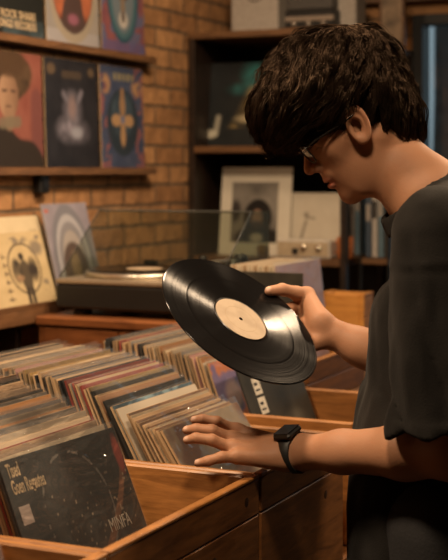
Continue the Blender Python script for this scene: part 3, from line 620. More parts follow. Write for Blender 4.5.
# slim bookcase filling the gap to the glass door
bk = thing('bookcase', 'narrow dark bookcase between the shelf unit and the glass door', 'bookcase', (-1.425, 4.36, 0))
for z in (.10, .62, 1.16, 1.53, 1.86): part_box('shelf_board', (-.048, -.135, z-.02), (.048, .135, z), M_SHELFWOOD, bk)
for sx in (-1, 1): part_box('side_panel', (sx*.048-.003, .105, 0), (sx*.048+.003, .14, 1.86), M_DARKWOOD, bk); part_box('post', (sx*.048-.004, -.139, 0), (sx*.048+.004, -.130, 1.86), M_BLACK, bk)
part_box('back_panel', (-.045, .136, .02), (.045, .142, 1.86), M_BLACK, bk)
pal = [((.05, .07, .10), 'navy'), ((.42, .38, .34), 'cream'), ((.10, .16, .20), 'blue-grey'), ((.04, .035, .03), 'black')]
for lvl, z in (('at chin height', 1.16), ('on the shelf above the man', 1.53)):
    for k, (col, cn) in enumerate(pal):
        x = -1.463+.0215*k; hh = .22+.03*((k*7) % 3)/2
        t = thing('book', '%s book standing in the narrow bookcase, %s' % (cn, lvl), 'book', (x, 4.245, z+.0005), (0, 0, 0), 'books in the narrow bookcase')
        part_box('cover', (0, 0, 0), (.019, .15, hh), plain('book_'+cn, col, .5), t, .003); part_box('spine_label', (.003, -.0008, hh*.55), (.016, .0005, hh*.8), M_PALEBOX if k % 2 == 0 else M_BLACK, t, .0002)
for k, (col, cn) in enumerate(pal[:3]):
    t = thing('book', '%s book at the right end of the third shelf, beside the mug' % cn, 'book', (-1.583+.021*k, 4.36, zs[2]+.0005), (0, 0, 0), 'books in the shelf unit')
    part_box('cover', (0, 0, 0), (.019, .12, .255-.012*k), plain('book_'+cn, col, .5), t, .003)
    part_box('spine_label', (.003, -.0008, .15), (.016, .0005, .2), M_PALEBOX, t, .0002)
for k, col in enumerate(((.40, .30, .18), (.30, .22, .15))):
    sleeve('record_sleeve', ('beige' if k == 0 else 'brown')+' sleeve stored low in the narrow bookcase', .075, .25, .004, col, (.3, .22, .14), (-1.425, 4.25+.04*k, .8205-.20), (0, 0, FY), 'sleeves in the narrow bookcase')
# picture, box and lamp to the right, above the bookcase
zb = 1.86
t = thing('framed_picture', 'brown framed picture standing on top of the narrow bookcase', 'picture', (-1.40, 4.33, zb+.0005)); part_box('frame', (-.045, 0, 0), (.045, .02, .20), M_SHELFWOOD, t, .003); part_box('picture', (-.034, -.0012, .013), (.034, .001, .187), plain('sepia_print', (.22, .15, .09), .5, scale=18, vary=.7), t, .0003)
t, hw = boxy('storage_box', 'pale box with a brown lid beside the black case, right end of shelf top', 'box', 337, 356, 4.20, zs[4], .14, .10, M_PALEBOX); part_box('lid', (-hw-.002, -.002, .11), (hw+.002, .102, .143), M_SHELFWOOD, t, .002)
lx, lz = on_y(398, 4.50), zat(50, on_y(398, 4.5), 4.5)
lt = thing('wall_lamp', 'small glowing wall lamp beside the glass door', 'lamp', (lx, YB, lz)); part_box('wall_plate', (-.012, -.008, -.03), (.012, -.0005, .05), M_BLACKM, lt, .002)
MB().tube([(0, -.008, .04), (0, -.05, .05), (0, -.05, .03)], .004, 8).build('arm', M_BLACKM, lt)
MB().lathe([(0, .030), (.010, .026), (.017, .010), (.019, -.010), (.015, -.026), (0, -.034)], 24, mat=Matrix.Translation((0, -.05, 0))).build('bulb', glow('lamp_bulb', (1, .62, .28), 1.6), lt)
# ------------------------------------------------------------------ record bins
BX0, BX1, BZ0, BZ1, WT = -1.605, -.884, .704, .950, .014
PROF = {'near': (.727, -1.026, .25, .783), 'mid': (.737, -.950, .25, .779), 'far': (.748, -1.128, .10, .766)}
def floor_z(which, x): z, xs, sl, top = PROF[which]; return min(top, z+sl*max(0, xs-x))                                  # the bin floors climb towards the wall
stand = thing('bin_stand', 'wooden stand carrying the record bins', 'table', ((BX0+BX1)/2, 1.96, 0)); hx = (BX1-BX0)/2
part_box('top', (-hx-.01, -.96, BZ0-.035), (hx-.004, .96, BZ0), M_BINDARK, stand, .003)
for sx in (-1, 1):
    part_box('rail', (sx*(hx-.05)-.012, -.90, BZ0-.11), (sx*(hx-.05)+.012, .90, BZ0-.035), M_BINDARK, stand)
    for yy in (-.90, 0, .90): part_box('leg', (sx*(hx-.05)-.03, yy-.03, 0), (sx*(hx-.05)+.03, yy+.03, BZ0-.035 if False else BZ0-.111), M_BINDARK, stand)
def bin_box(label, y0, y1, x0=BX0, x1=BX1, z0=BZ0, z1=BZ1, seam=.064, group='record bins', prof=None):
    t = thing('record_bin', label, 'record bin', ((x0+x1)/2, (y0+y1)/2, z0+.0005), (0, 0, 0), group); hx, hy, h = (x1-x0)/2, (y1-y0)/2, z1-z0
    fl = MB(); X0, X1, y = -hx+WT, hx-WT, hy-WT; cx = (x0+x1)/2; pr = [(X1, 0), (X1, .010), (X0+.02, .010), (X0, .010), (X0, 0)]
    if prof:
        z, xs, sl, top = PROF[prof]; zb = z0+.001; pr = [(X1, 0), (X1, z-zb), (xs-cx, z-zb), (xs-cx-(top-z)/sl, top-zb), (X0, top-zb), (X0, 0)]
    n = len(pr); vs = [(p, -y, q) for p, q in pr]+[(p, y, q) for p, q in pr]
    fl.add(vs, [tuple(range(n)), tuple(range(2*n-1, n-1, -1))]+[(k, k+n, (k+1) % n+n, (k+1) % n) for k in range(n)]); fl.build('floor_panel', M_BIN, t)
    for sx in (-1, 1):
        a, b_ = (hx-WT, hx) if sx > 0 else (-hx, -hx+WT); m = M_BINDARK if sx > 0 else M_BIN  # outer boards get the shade-toned copy of the pine
        part_box('side_board', (a, -hy, h-seam), (b_, hy, h-.006), m, t, .002); part_box('lower_board', (a, -hy, 0), (b_, hy, h-seam-.0015), m, t, .002); part_box('lit_rim_strip', (a-.001, -hy, h-.006), (b_+.001, hy, h), M_BIN, t, .0015)  # top strip keeps the lighter pine, a painted lit edge over shade-toned boards
    for sy in (-1, 1):
        a, b_ = (hy-WT, hy) if sy > 0 else (-hy, -hy+WT)
        part_box('end_board', (-hx+WT, a, 0), (hx-WT, b_, h-.002), M_BINX, t, .003)
    for yy, zz in ((hy-.05, h-.035), (-hy+.32 if hy > .22 else -hy+.30, h-.10)):
        if h > .2: MB().lathe([(0, .0004), (.006, .0004), (.008, 0)], 14, mat=Matrix.Translation((hx, yy, zz)) @ Matrix.Rotation(math.pi/2, 4, 'Y')).build('wood_knot', plain('dark_knot', (.035, .014, .005), .5), t)
    return t
YB0, YB1, YB2, YB3 = (1.02, 1.535), (1.540, 2.032), (2.040, 2.435), (2.530, 2.905)
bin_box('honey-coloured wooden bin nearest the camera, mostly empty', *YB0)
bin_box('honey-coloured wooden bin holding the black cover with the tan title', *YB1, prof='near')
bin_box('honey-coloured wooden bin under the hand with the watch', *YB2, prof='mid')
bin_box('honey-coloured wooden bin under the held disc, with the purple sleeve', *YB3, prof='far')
BF = BZ0+.0115
ONES = 'first second third fourth fifth sixth seventh eighth ninth tenth eleventh twelfth thirteenth fourteenth fifteenth sixteenth seventeenth eighteenth nineteenth'.split()
TENS = {2: 'twent', 3: 'thirt', 4: 'fort', 5: 'fift'}
def ordinal(n):
    if n < 20: return ONES[n-1]
    a, b_ = divmod(n, 10); return TENS[a]+('ieth' if b_ == 0 else 'y-'+ONES[b_-1])
COLS = {'tan': (.42, .28, .16), 'cream': (.56, .46, .32), 'brown': (.20, .11, .06), 'grey': (.24, .22, .20), 'black': (.02, .02, .02), 'red': (.22, .05, .045), 'orange': (.48, .22, .07), 'teal': (.03, .085, .08), 'pink': (.46, .26, .24), 'blue': (.10, .13, .18), 'white': (.44, .38, .30), 'ochre': (.40, .27, .10)}
EDGE = {'black': (.03, .03, .03), 'red': (.25, .06, .05), 'teal': (.03, .14, .13)}
POOL = ['tan']*6+['cream']*7+['brown']*4+['grey']*3+['black']*3+['red']*1+['orange']*1+['pink']*2+['blue']*1+['white']*4+['ochre']*3
def fill(seq, where, group, yc, rnd, prof):
    """seq: list of (foot x, lean in degrees, colour, height, extras)"""
    for k, (x, al, cn, hh, ex) in enumerate(seq):
        if ex.get('skip'): continue
        cv = np.array(COLS[cn])*rnd.uniform(.8, 1.2); ed = np.array(EDGE.get(cn, (.38, .26, .15)))*rnd.uniform(.7, 1.5)
        art = ex.get('art', tuple(cv)); lab = ex.get('label') or '%s record sleeve, %s from the front in the %s' % (cn, ordinal(k+1), where)
        o = sleeve('record_sleeve', lab, ex.get('w', .311), hh, ex.get('t', rnd.uniform(.0032, .005)), art, tuple(ed), (x, yc+ex.get('dy', rnd.uniform(-.006, .006)), floor_z(prof, x)+.0003), (0, -math.radians(al), ex.get('rz', 0)), group, ex.get('plastic', rnd.random() < .62), ex.get('res', 64), top=rnd.uniform(.004, .016))
        ex['obj'] = o
    return seq
def run(x0, x1, a0, a1, rnd, pitch=.0096, jit=.0016, pool=POOL):
    out, x = [], x0
    while x > x1:
        f = (x0-x)/(x0-x1); al = a0+(a1-a0)*f+rnd.uniform(-.25, .25)
        out.append((x, al, rnd.choice(pool), .312+rnd.uniform(-.004, .006), {})); x -= pitch+rnd.uniform(-jit, jit)*1.0
    return out
rnd = random.Random(3)
# nearest full bin: the black cover in front
yc1 = 1.988-.157
seq1 = [(-1.014, 23, 'black', .315, dict(art=art_blackglobe, res=170, plastic=True, label='black record cover with tan title and price sticker, frontmost in the nearer bin', dy=-.022, rz=math.radians(-3), t=.005))]+run(-1.040, -1.465, 22.6, 6, rnd)
for k, cn in ((1, 'cream'), (2, 'tan'), (3, 'red'), (4, 'cream'), (5, 'white'), (6, 'pink'), (7, 'grey'), (13, 'orange'), (17, 'black')): seq1[k] = (seq1[k][0], seq1[k][1], cn, seq1[k][3], seq1[k][4])
seq1[6][4]['plastic'] = True
fill(seq1, 'nearer bin', 'record sleeves in the nearer bin', yc1, rnd, 'near')
bc = seq1[0][4]['obj']
put_text(bc, 'Tised', .030, .035, .915, .311, .315, .005, M_INKTAN, .46, bold=.0006); put_text(bc, 'Goen Regautes', .030, .035, .835, .311, .315, .005, M_INKTAN, .44, bold=.0006)
put_text(bc, 'MINFA', .030, .68, .500, .311, .315, .005, M_INKPALE, .70, bold=0)
part_box('price_sticker', (.0052, -.144, .216), (.0056, -.118, .244), plain('sticker_paper', (.42, .34, .30), .5), bc, .0001)
# middle bin: a low fanned packet in front, tall sleeves behind
yc2 = 2.062+.158
seq2 = []
for k in range(11):
    seq2.append((-.914-.0088*k, 33.5-.45*k, ['brown', 'tan', 'brown', 'cream', 'brown', 'tan', 'brown', 'brown', 'tan', 'cream', 'brown'][k], .311, dict(plastic=k % 3 == 0)))
seq2[0] = (-.914, 33.5, 'tan', .312, dict(art=art_fig, plastic=True, label='clear-wrapped brown picture sleeve under the hand, frontmost in the middle bin', res=64))
x = -1.018
for k, cn in enumerate(['white', 'blue', 'black', 'teal', 'black', 'brown', 'tan', 'black', 'ochre', 'tan', 'red', 'cream', 'red', 'grey', 'red', 'black', 'black', 'tan', 'grey', 'blue', 'cream', 'black', 'tan']):
    ex = {}
    if cn == 'blue' and k == 1: ex = dict(art=art_shiny, plastic=True, label='shiny blue wrapped sleeve behind the white one in the middle bin')
    seq2.append((x, 30-.62*k, cn, .316 if k < 2 else .302 if cn == 'teal' else .312+rnd.uniform(-.003, .006), ex)); x -= .0100+rnd.uniform(-.0014, .0014)
seq2 += run(x, -1.465, 30-.62*23, 5, rnd)
fill(seq2, 'middle bin', 'record sleeves in the middle bin', yc2, rnd, 'mid')
# far bin: purple sleeve and a wrapped dark one with price tags
yc3 = 2.556+.160
seq3 = [(-1.060, 21, 'black', .312, dict(art=art_darkband, plastic=False, label='wrapped dark record sleeve with two white price tags under the held disc', dy=.0, t=.005)),
        (-1.128, 20, 'blue', .312, dict(art=art_purple, plastic=True, label='purple and orange record sleeve behind the fingers, front of the far stack', dy=-.002, res=90))]+run(-1.142, -1.465, 19.6, 5, rnd)
fill(seq3, 'far bin', 'record sleeves in the far bin', yc3, rnd, 'far')
dk = seq3[0][4]['obj']; M_TAG = plain('tag_paper', (.62, .57, .48), .5)
for z in (.240, .198):
    pt = part_box('price_tag', (.0052, -.108, z), (.0056, -.072, z+.036), M_TAG, dk, .0001)
    part_box('printed_line', (.0056, -.102, z+.008), (.0058, -.080, z+.012), M_BLACK, pt, .00005); part_box('printed_line', (.0056, -.102, z+.020), (.0058, -.086, z+.026), M_BLACK, pt, .00005)
# pink sleeve leaning in the nearest bin
fx = -1.058
sleeve('record_sleeve', 'greyish pink record sleeve in the nearest bin, at the lower left corner', .311, .312, .004, (.30, .20, .18), (.40, .26, .22), (-.955, 1.515-.160, BF), (0, -math.radians(20), 0), 'record sleeves in the nearest bin', True)

# ------------------------------------------------------------------ farther crates
ft = thing('side_table', 'low wooden table behind the bins carrying the far crates', 'table', (-1.23, 3.48, 0)); 
part_box('top', (-.185, -.56, .865), (.165, .52, .895), M_SHELFWOOD, ft, .003)
for sx in (-1, 1):
    for sy in (-1, 1): part_box('leg', (sx*.135-.02, sy*.48-.02, 0), (sx*.135+.02, sy*.48+.02, .865), M_SHELFWOOD, ft)
bin_box('wooden crate of records beyond the held disc, on the side table', 2.930, 3.33, -1.392, -1.150, .8955, 1.000, .05, 'far crates')
for k in range(9):
    xk = -1.222-.014*k
    art, lab, ed = ((art_pinkfig, 'pink and grey record sleeve in the crate beyond the held disc', (.5, .4, .3)) if k == 0 else ((.5, .42, .3) if k % 2 else (.36, .25, .15), 'pale sleeve, %s behind the pink one in the crate beyond the disc' % ordinal(k), (.5, .4, .28)))
    sleeve('record_sleeve', lab, .30, .315, .0045, art, ed, (xk, 3.118, .9065), (0, -math.radians(6), 0), 'record sleeves in the far crate', k == 0, 60)
sleeve('record_sleeve', 'black sleeve with a pale mark facing outward at the front of the far crate', .195, .300, .004, art_darkband, (.1, .08, .06), (-1.272, 2.957, .9065), (0, -math.radians(.5), -math.pi/2), 'record sleeves in the far crate', False, 60)
cr = bin_box('small orange crate on the side table behind the wrist of the far hand', 3.70, 3.785, -1.412, -1.280, .8955, 1.092, .07, 'far crates')
M_ORANGE = wood('orange_stained_wood', (.34, .12, .02), (.62, .28, .06), (2, 14, 14), .5)
for ch in cr.children: ch.data.materials[0] = M_ORANGE
for k in range(3): sleeve('record_sleeve', '%s single sleeve standing in the small orange crate' % ('grey', 'cream', 'brown')[k], .052, .178, .003, ((.25, .22, .22), (.5, .42, .32), (.22, .13, .07))[k], (.4, .3, .2), (-1.32-.02*k, 3.7425, .9065), (0, -math.radians(5), 0), 'singles in the small orange crate')
# ------------------------------------------------------------------ implicit surfaces -> mesh
def surface_nets(fn, lo, hi, h):
    lo = np.array(lo, float); n = np.ceil((np.array(hi)-lo)/h).astype(int)+1
    ax = [lo[k]+h*np.arange(n[k]) for k in range(3)]
    F = np.empty(tuple(n), np.float32)
    st = 24
    for i in range(0, n[0], st):
        X, Y, Z = np.meshgrid(ax[0][i:i+st], ax[1], ax[2], indexing='ij'); F[i:i+st] = fn(X, Y, Z)
    ins = F < 0
    cnt = np.zeros(tuple(n-1), int)
    corner = [(a, b, e) for a in (0, 1) for b in (0, 1) for e in (0, 1)]
    sl = lambda A, o: A[o[0]:o[0]+n[0]-1, o[1]:o[1]+n[1]-1, o[2]:o[2]+n[2]-1]
    for o in corner: cnt += sl(ins, o)
    act = (cnt > 0) & (cnt < 8); idx = np.full(act.shape, -1); ijk = np.argwhere(act); idx[act] = np.arange(len(ijk))
    acc = np.zeros((len(ijk), 3)); w = np.zeros(len(ijk)); V = {o: F[ijk[:, 0]+o[0], ijk[:, 1]+o[1], ijk[:, 2]+o[2]].astype(float) for o in corner}
    for a in corner:
        for k in range(3):
            if a[k] == 0:
                b = list(a); b[k] = 1; b = tuple(b); fa, fb = V[a], V[b]; m = (fa < 0) != (fb < 0)
                t = np.where(m, fa/np.where(m, fa-fb, 1), 0); p = np.array(a, float)[None]+np.zeros((len(ijk), 1)); p[:, k] = t
                acc += p*m[:, None]; w += m
    verts = lo+h*(ijk+acc/w[:, None]); faces = []
    for k in range(3):
        o = [a for a in range(3) if a != k]; u, v = (o[0], o[1]) if k != 1 else (o[1], o[0])
        s0 = [slice(1, -1)]*3; s1 = [slice(1, -1)]*3; s0[k] = slice(0, -1); s1[k] = slice(1, None)
        A, B = ins[tuple(s0)], ins[tuple(s1)]; ch = np.argwhere(A != B); 
        if not len(ch): continue
        base = ch+1; base[:, k] -= 1; fl = A[tuple(ch.T)]
        def ci(du, dv):
            q = base.copy(); q[:, u] += du; q[:, v] += dv; return idx[tuple(q.T)]
        Q = np.stack([ci(-1, -1), ci(0, -1), ci(0, 0), ci(-1, 0)], 1); Q[~fl] = Q[~fl][:, ::-1]; faces.append(Q)
    return verts, np.concatenate(faces)
def smin(a, b, k):
    h = np.clip(.5+.5*(b-a)/k, 0, 1); return b*(1-h)+a*h-k*h*(1-h)
def smax(a, b, k): return -smin(-a, -b, k)
def s_ell(X, Y, Z, c, r):
    x, y, z = X-c[0], Y-c[1], Z-c[2]; k0 = np.sqrt((x/r[0])**2+(y/r[1])**2+(z/r[2])**2); k1 = np.sqrt((x/r[0]**2)**2+(y/r[1]**2)**2+(z/r[2]**2)**2)+1e-9
    return k0*(k0-1)/k1
def s_cap(X, Y, Z, a, b, ra, rb):
    a = np.asarray(a, float); b = np.asarray(b, float); d = b-a; t = np.clip(((X-a[0])*d[0]+(Y-a[1])*d[1]+(Z-a[2])*d[2])/(d@d), 0, 1)
    return np.sqrt((X-a[0]-t*d[0])**2+(Y-a[1]-t*d[1])**2+(Z-a[2]-t*d[2])**2)-(ra+(rb-ra)*t)
def chain(X, Y, Z, pts, rad, k=.004):
    r = None
    for i in range(len(pts)-1):
        q = s_cap(X, Y, Z, pts[i], pts[i+1], rad[i], rad[i+1]); r = q if r is None else smin(r, q, k)
    return r

# ------------------------------------------------------------------ the head, in its own frame: F forward, L to his left, U up
HS = 1.06; HD = 2.285; PIT = math.radians(31); YAW = math.radians(2)
E0 = cam_pt(362, 124, HD); cp, sp = math.cos(PIT), math.sin(PIT)
def head_local(R, D, Zc):
    x, y, z = (R-E0[0])/HS, (D-E0[1])/HS, (Zc-E0[2])/HS
    F0 = -x*cp-z*sp; U = -x*sp+z*cp; L0 = -y
    return F0*math.cos(YAW)-L0*math.sin(YAW)*-1, F0*-math.sin(YAW)*1+L0*math.cos(YAW), U
def head_world(F, L, U):
    F0 = F*math.cos(YAW)-L*math.sin(YAW); L0 = F*math.sin(YAW)+L*math.cos(YAW)
    x = -F0*cp-U*sp; z = -F0*sp+U*cp; y = -L0
    return to_world(np.stack([E0[0]+x*HS, E0[1]+y*HS, E0[2]+z*HS], -1))
def sdf_head(F, L, U):
    A = np.abs(L)
    d = s_ell(F, L, U, (-.001, 0, .052), (.089, .074, .086))
    d = smin(d, s_ell(F, L, U, (.036, 0, -.012), (.056, .058, .082)), .03)
    d = smin(d, s_cap(F, A, U, (-.004, .050, -.030), (.052, .026, -.083), .016, .015), .03)
    d = smin(d, s_ell(F, L, U, (.030, 0, -.055), (.052, .042, .040)), .03)
    d = smin(d, s_ell(F, L, U, (.074, 0, -.087), (.015, .019, .015)), .02)
    d = smin(d, s_cap(F, A, U, (.060, .040, -.006), (.044, .049, .000), .016, .014), .025)
    d = smin(d, s_cap(F, A, U, (.083, .010, .034), (.068, .044, .033), .010, .009), .015)
    d = smax(d, -s_ell(F, A, U, (.098, .032, .012), (.016, .016, .011)), .014)
    d = smin(d, s_ell(F, A, U, (.070, .032, .010), (.0135, .0145, .0125)), .004)
    d = smin(d, s_cap(F, L, U, (.086, 0, .022), (.109, 0, -.019), .0075, .0095), .012)
    d = smin(d, s_ell(F, A, U, (.098, .0115, -.023), (.0105, .0065, .0075)), .006)
    d = smax(d, -s_ell(F, A, U, (.102, .0065, -.0315), (.006, .0035, .004)), .003)
    d = smin(d, s_ell(F, L, U, (.086, 0, -.040), (.012, .024, .012)), .010)
    d = smin(d, s_ell(F, L, U, (.0915, 0, -.0475), (.009, .0195, .0062)), .004)
    d = smin(d, s_ell(F, L, U, (.0895, 0, -.0585), (.0095, .0165, .0068)), .004)
    d = smax(d, -s_ell(F, L, U, (.101, 0, -.0530), (.010, .024, .0014)), .003)
    # ears
    fx, ul = F-.017, U-.006; fa = fx*math.cos(.15)+ul*math.sin(.15); ua = -fx*math.sin(.15)+ul*math.cos(.15)
    l2 = A-.0790+.34*fa
    fa, ua, l2 = fa*1.08, ua*1.08, l2*1.08; rad = np.sqrt((fa/.0155)**2+(np.where(ua > 0, ua/.028, ua/.029))**2)
    rim = np.sqrt(((rad-1)*.019)**2+(l2-.004)**2)-.0042
    disc = s_ell(fa, l2, ua, (0, 0, 0), (.0165, .0045, .029))
    disc = smax(disc, -s_ell(fa, l2, ua, (.003, .006, -.003), (.0100, .0120, .0150)), .002)
    ear = smin(disc, rim, .004); ear = smin(ear, s_cap(fa, l2, ua, (-.004, .003, .014), (.006, .003, -.014), .003, .003)+.0, .005) if False else ear
    ear = smin(ear, s_ell(fa, l2, ua, (.003, .001, -.027), (.0085, .0045, .0085)), .004); ear = smin(ear, s_ell(fa, l2, ua, (.0135, .002, -.004), (.0045, .004, .007)), .004)
    return smin(d, ear, .004)
def hairline(F):
    return np.interp(F, [-.13, -.085, -.060, -.042, -.026, -.012, .000, .008, .018, .028, .034, .040, .048, .056, .066, .08, .11, .15], [-.068, -.070, -.070, -.060, -.046, -.030, -.012, .022, .034, .030, .008, -.018, -.022, .000, .022, .024, .020, .014])
def sdf_hairvol(F, L, U):
    d = s_ell(F, L, U, (.002, 0, .063), (.101, .096, .101))
    d = smin(d, s_ell(F, L, U, (.018, 0, .086), (.115, .090, .078)), .03)
    d = smin(d, s_ell(F, L, U, (.086, 0, .070), (.060, .070, .060)), .03)
    d = smin(d, s_ell(F, L, U, (-.053, 0, .000), (.041, .064, .070)), .03)
    return d
def sdf_hair(F, L, U):
    n = fbm(F*38+5, L*38, U*38+9, 2)-.5
    d = sdf_hairvol(F, L, U)+.004+n*.010
    d = smax(d, hairline(F)+.004-U+n*.012, .006)
    # open under the fringe: face stays free
    d = smax(d, -s_ell(F, L, U, (.096, 0, .000), (.046, .090, .030)), .006)
    return d

# ------------------------------------------------------------------ joints (right, depth, height in the view frame)
NB = cam_pt(386, 156, 2.285); NK = cam_pt(428, 197, 2.235)
SHL = cam_pt(440, 234, 2.01); ELL = cam_pt(456, 451, 2.00); WRL = cam_pt(298, 452, 2.20)
SHR = cam_pt(492, 240, 2.39); ELR = cam_pt(452, 392, 2.34); WRR = cam_pt(326, 330, 2.385)
def arm_left(X, Y, Z):
    m = ELL+(WRL-ELL)*.30
    d = chain(X, Y, Z, [SHL, ELL], [.050, .043], .01)
    d = smin(d, chain(X, Y, Z, [ELL, m, ELL+(WRL-ELL)*.7, WRL], [.040, .0410, .0315, .0262], .02), .02)
    # palm
    K = [cam_pt(238, 457, 2.185), cam_pt(233, 449, 2.205), cam_pt(233, 440, 2.23), cam_pt(237, 432, 2.258)]
    Wp = [cam_pt(284, 461, 2.19), cam_pt(284, 456, 2.20), cam_pt(284, 450, 2.21), cam_pt(284, 446, 2.22)]
    for i in range(4): d = smin(d, s_cap(X, Y, Z, Wp[i], K[i], .0150, .0118), .012)
    d = smin(d, s_cap(X, Y, Z, WRL, cam_pt(268, 452, 2.21), .027, .021), .02)
    fingers = [([K[0], cam_pt(222, 457, 2.178), cam_pt(208, 461, 2.178), cam_pt(198, 463, 2.182)], [.0100, .0090, .0080, .0066]),
               ([K[1], cam_pt(212, 440, 2.195), cam_pt(196, 438, 2.197), cam_pt(187, 440, 2.20)], [.0105, .0095, .0085, .0070]),
               ([K[2], cam_pt(212, 430.5, 2.22), cam_pt(196, 429, 2.222), cam_pt(186.5, 430, 2.226)], [.0108, .0098, .0086, .0070]),
               ([K[3], cam_pt(217, 422, 2.25), cam_pt(203, 419.5, 2.255), cam_pt(194.5, 420, 2.26)], [.0108, .0096, .0084, .0070])]
    hand = d
    for i, (p, r) in enumerate(fingers): hand = smin(hand, chain(X, Y, Z, p, r, .004), .006)
    for i in range(1, 4):                                        # knuckles
        hand = smin(hand, s_ell(X, Y, Z, K[i]+np.array([0, -.002, .006]), (.010, .008, .007)), .010)
    th = [cam_pt(276, 458, 2.235), cam_pt(256, 456, 2.275), cam_pt(240, 450, 2.30), cam_pt(228, 447, 2.312)]
    hand = smin(hand, chain(X, Y, Z, th, [.015, .0125, .0105, .008], .006), .010)
    for i in range(4):                                           # extensor tendons
        hand = smin(hand, s_cap(X, Y, Z, Wp[i]+np.array([0, -.004, .009]), K[i]+np.array([0, -.003, .007]), .0025, .0035), .012)
    return hand
# the held record
DC = cam_pt(240.5, 319.5, 2.265); _v = DC-np.array([0, 0, CAMZ]); _v /= np.linalg.norm(_v); _r = np.cross(_v, (0, 0, 1.)); _r /= np.linalg.norm(_r); _u = np.cross(_r, _v)
DN = .498*_r+.713*_u-.485*_v; DN /= np.linalg.norm(DN)
DM = .82*_r-.572*_u; DM -= DN*(DM@DN); DM /= np.linalg.norm(DM); DE = np.cross(DN, DM)
def on_disc(px, py, off):
    """the point of the record's plane seen at a pixel, lifted by off along its normal"""
    k = np.array([(px-224)/FPX, 1, -(py-170)/FPX]); o = np.array([0, 0, CAMZ]); t = ((DC-o)@DN)/(k@DN); return o+k*t+DN*off
def arm_right(X, Y, Z):
    d = chain(X, Y, Z, [SHR, ELR], [.050, .042], .01)
    d = smin(d, chain(X, Y, Z, [ELR, ELR+(WRR-ELR)*.3, ELR+(WRR-ELR)*.72, WRR], [.039, .0405, .031, .0255], .02), .02)
    kn = [on_disc(305, 300, -.020), on_disc(312, 314, -.022), on_disc(314, 326, -.024), on_disc(312, 338, -.024)]
    for i, k in enumerate(kn): d = smin(d, s_cap(X, Y, Z, WRR+np.array([-.004, (1.5-i)*.006, .012-.009*i]), k, .0165, .0125), .014)
    tips = [((284, 304), (270, 312)), ((288, 322), (268, 330)), ((292, 338), (274, 346)), ((296, 350), (282, 356))]
    for i, (a, b) in enumerate(tips):
        p = [kn[i], on_disc(*a, -.014), on_disc(*b, -.0105), on_disc(b[0]-9, b[1]+3, -.0095)]
        d = smin(d, chain(X, Y, Z, p, [.0115, .0100, .0088, .0072], .004), .006)
    th = [WRR+np.array([-.012, -.006, .016]), on_disc(304, 299, .010), on_disc(293, 297.5, .0115), on_disc(279, 294, .0110), on_disc(266.5, 295, .0098)]
    d = smin(d, chain(X, Y, Z, th, [.020, .0150, .0118, .0108, .0086], .005), .014)
    return d
def neck(X, Y, Z):
    d = s_cap(X, Y, Z, NB, NK, .0565, .064)
    d = smin(d, s_cap(X, Y, Z, NK, NK+np.array([.04, .02, -.10]), .058, .07), .03)
    return d
def sdf_upper(X, Y, Z):
    F, L, U = head_local(X, Y, Z); return smin(sdf_head(F, L, U)*HS, neck(X, Y, Z), .022)

# ------------------------------------------------------------------ torso and clothes (world axes: he faces -x)
PY = 2.17                                                        # his middle plane
def w2(X, Y, Z): return c_*X-s_*Y if False else None
ZK = [.70, .80, .90, 1.00, 1.12, 1.22, 1.31, 1.38, 1.44]
XF = [-.770, -.768, -.764, -.756, -.736, -.716, -.690, -.662, -.625]
XB = [-.400, -.395, -.39, -.385, -.375, -.375, -.385, -.41, -.46]
HB = [.165, .165, .160, .155, .152, .156, .165, .165, .105]
def torso(X, Y, Z, grow=0.0):
    xf = np.interp(Z, ZK, XF); xb = np.interp(Z, ZK, XB); hb = np.interp(Z, ZK, HB); cx, a = (xf+xb)/2, (xb-xf)/2+grow; hb = hb+grow
    k = ((np.abs(X-cx)/a)**2.5+(np.abs(Y-PY)/hb)**2.5)**(1/2.5); return (k-1)*np.minimum(a, hb)
WS = {k: to_world(v) for k, v in dict(SHL=SHL, ELL=ELL, SHR=SHR, ELR=ELR, NK=NK, NB=NB).items()}
def sleeve_ax(side):
    s, e = (WS['SHL'], WS['ELL']) if side == 'L' else (WS['SHR'], WS['ELR']); return s+np.array([0, 0, .0]), s+(e-s)*.90
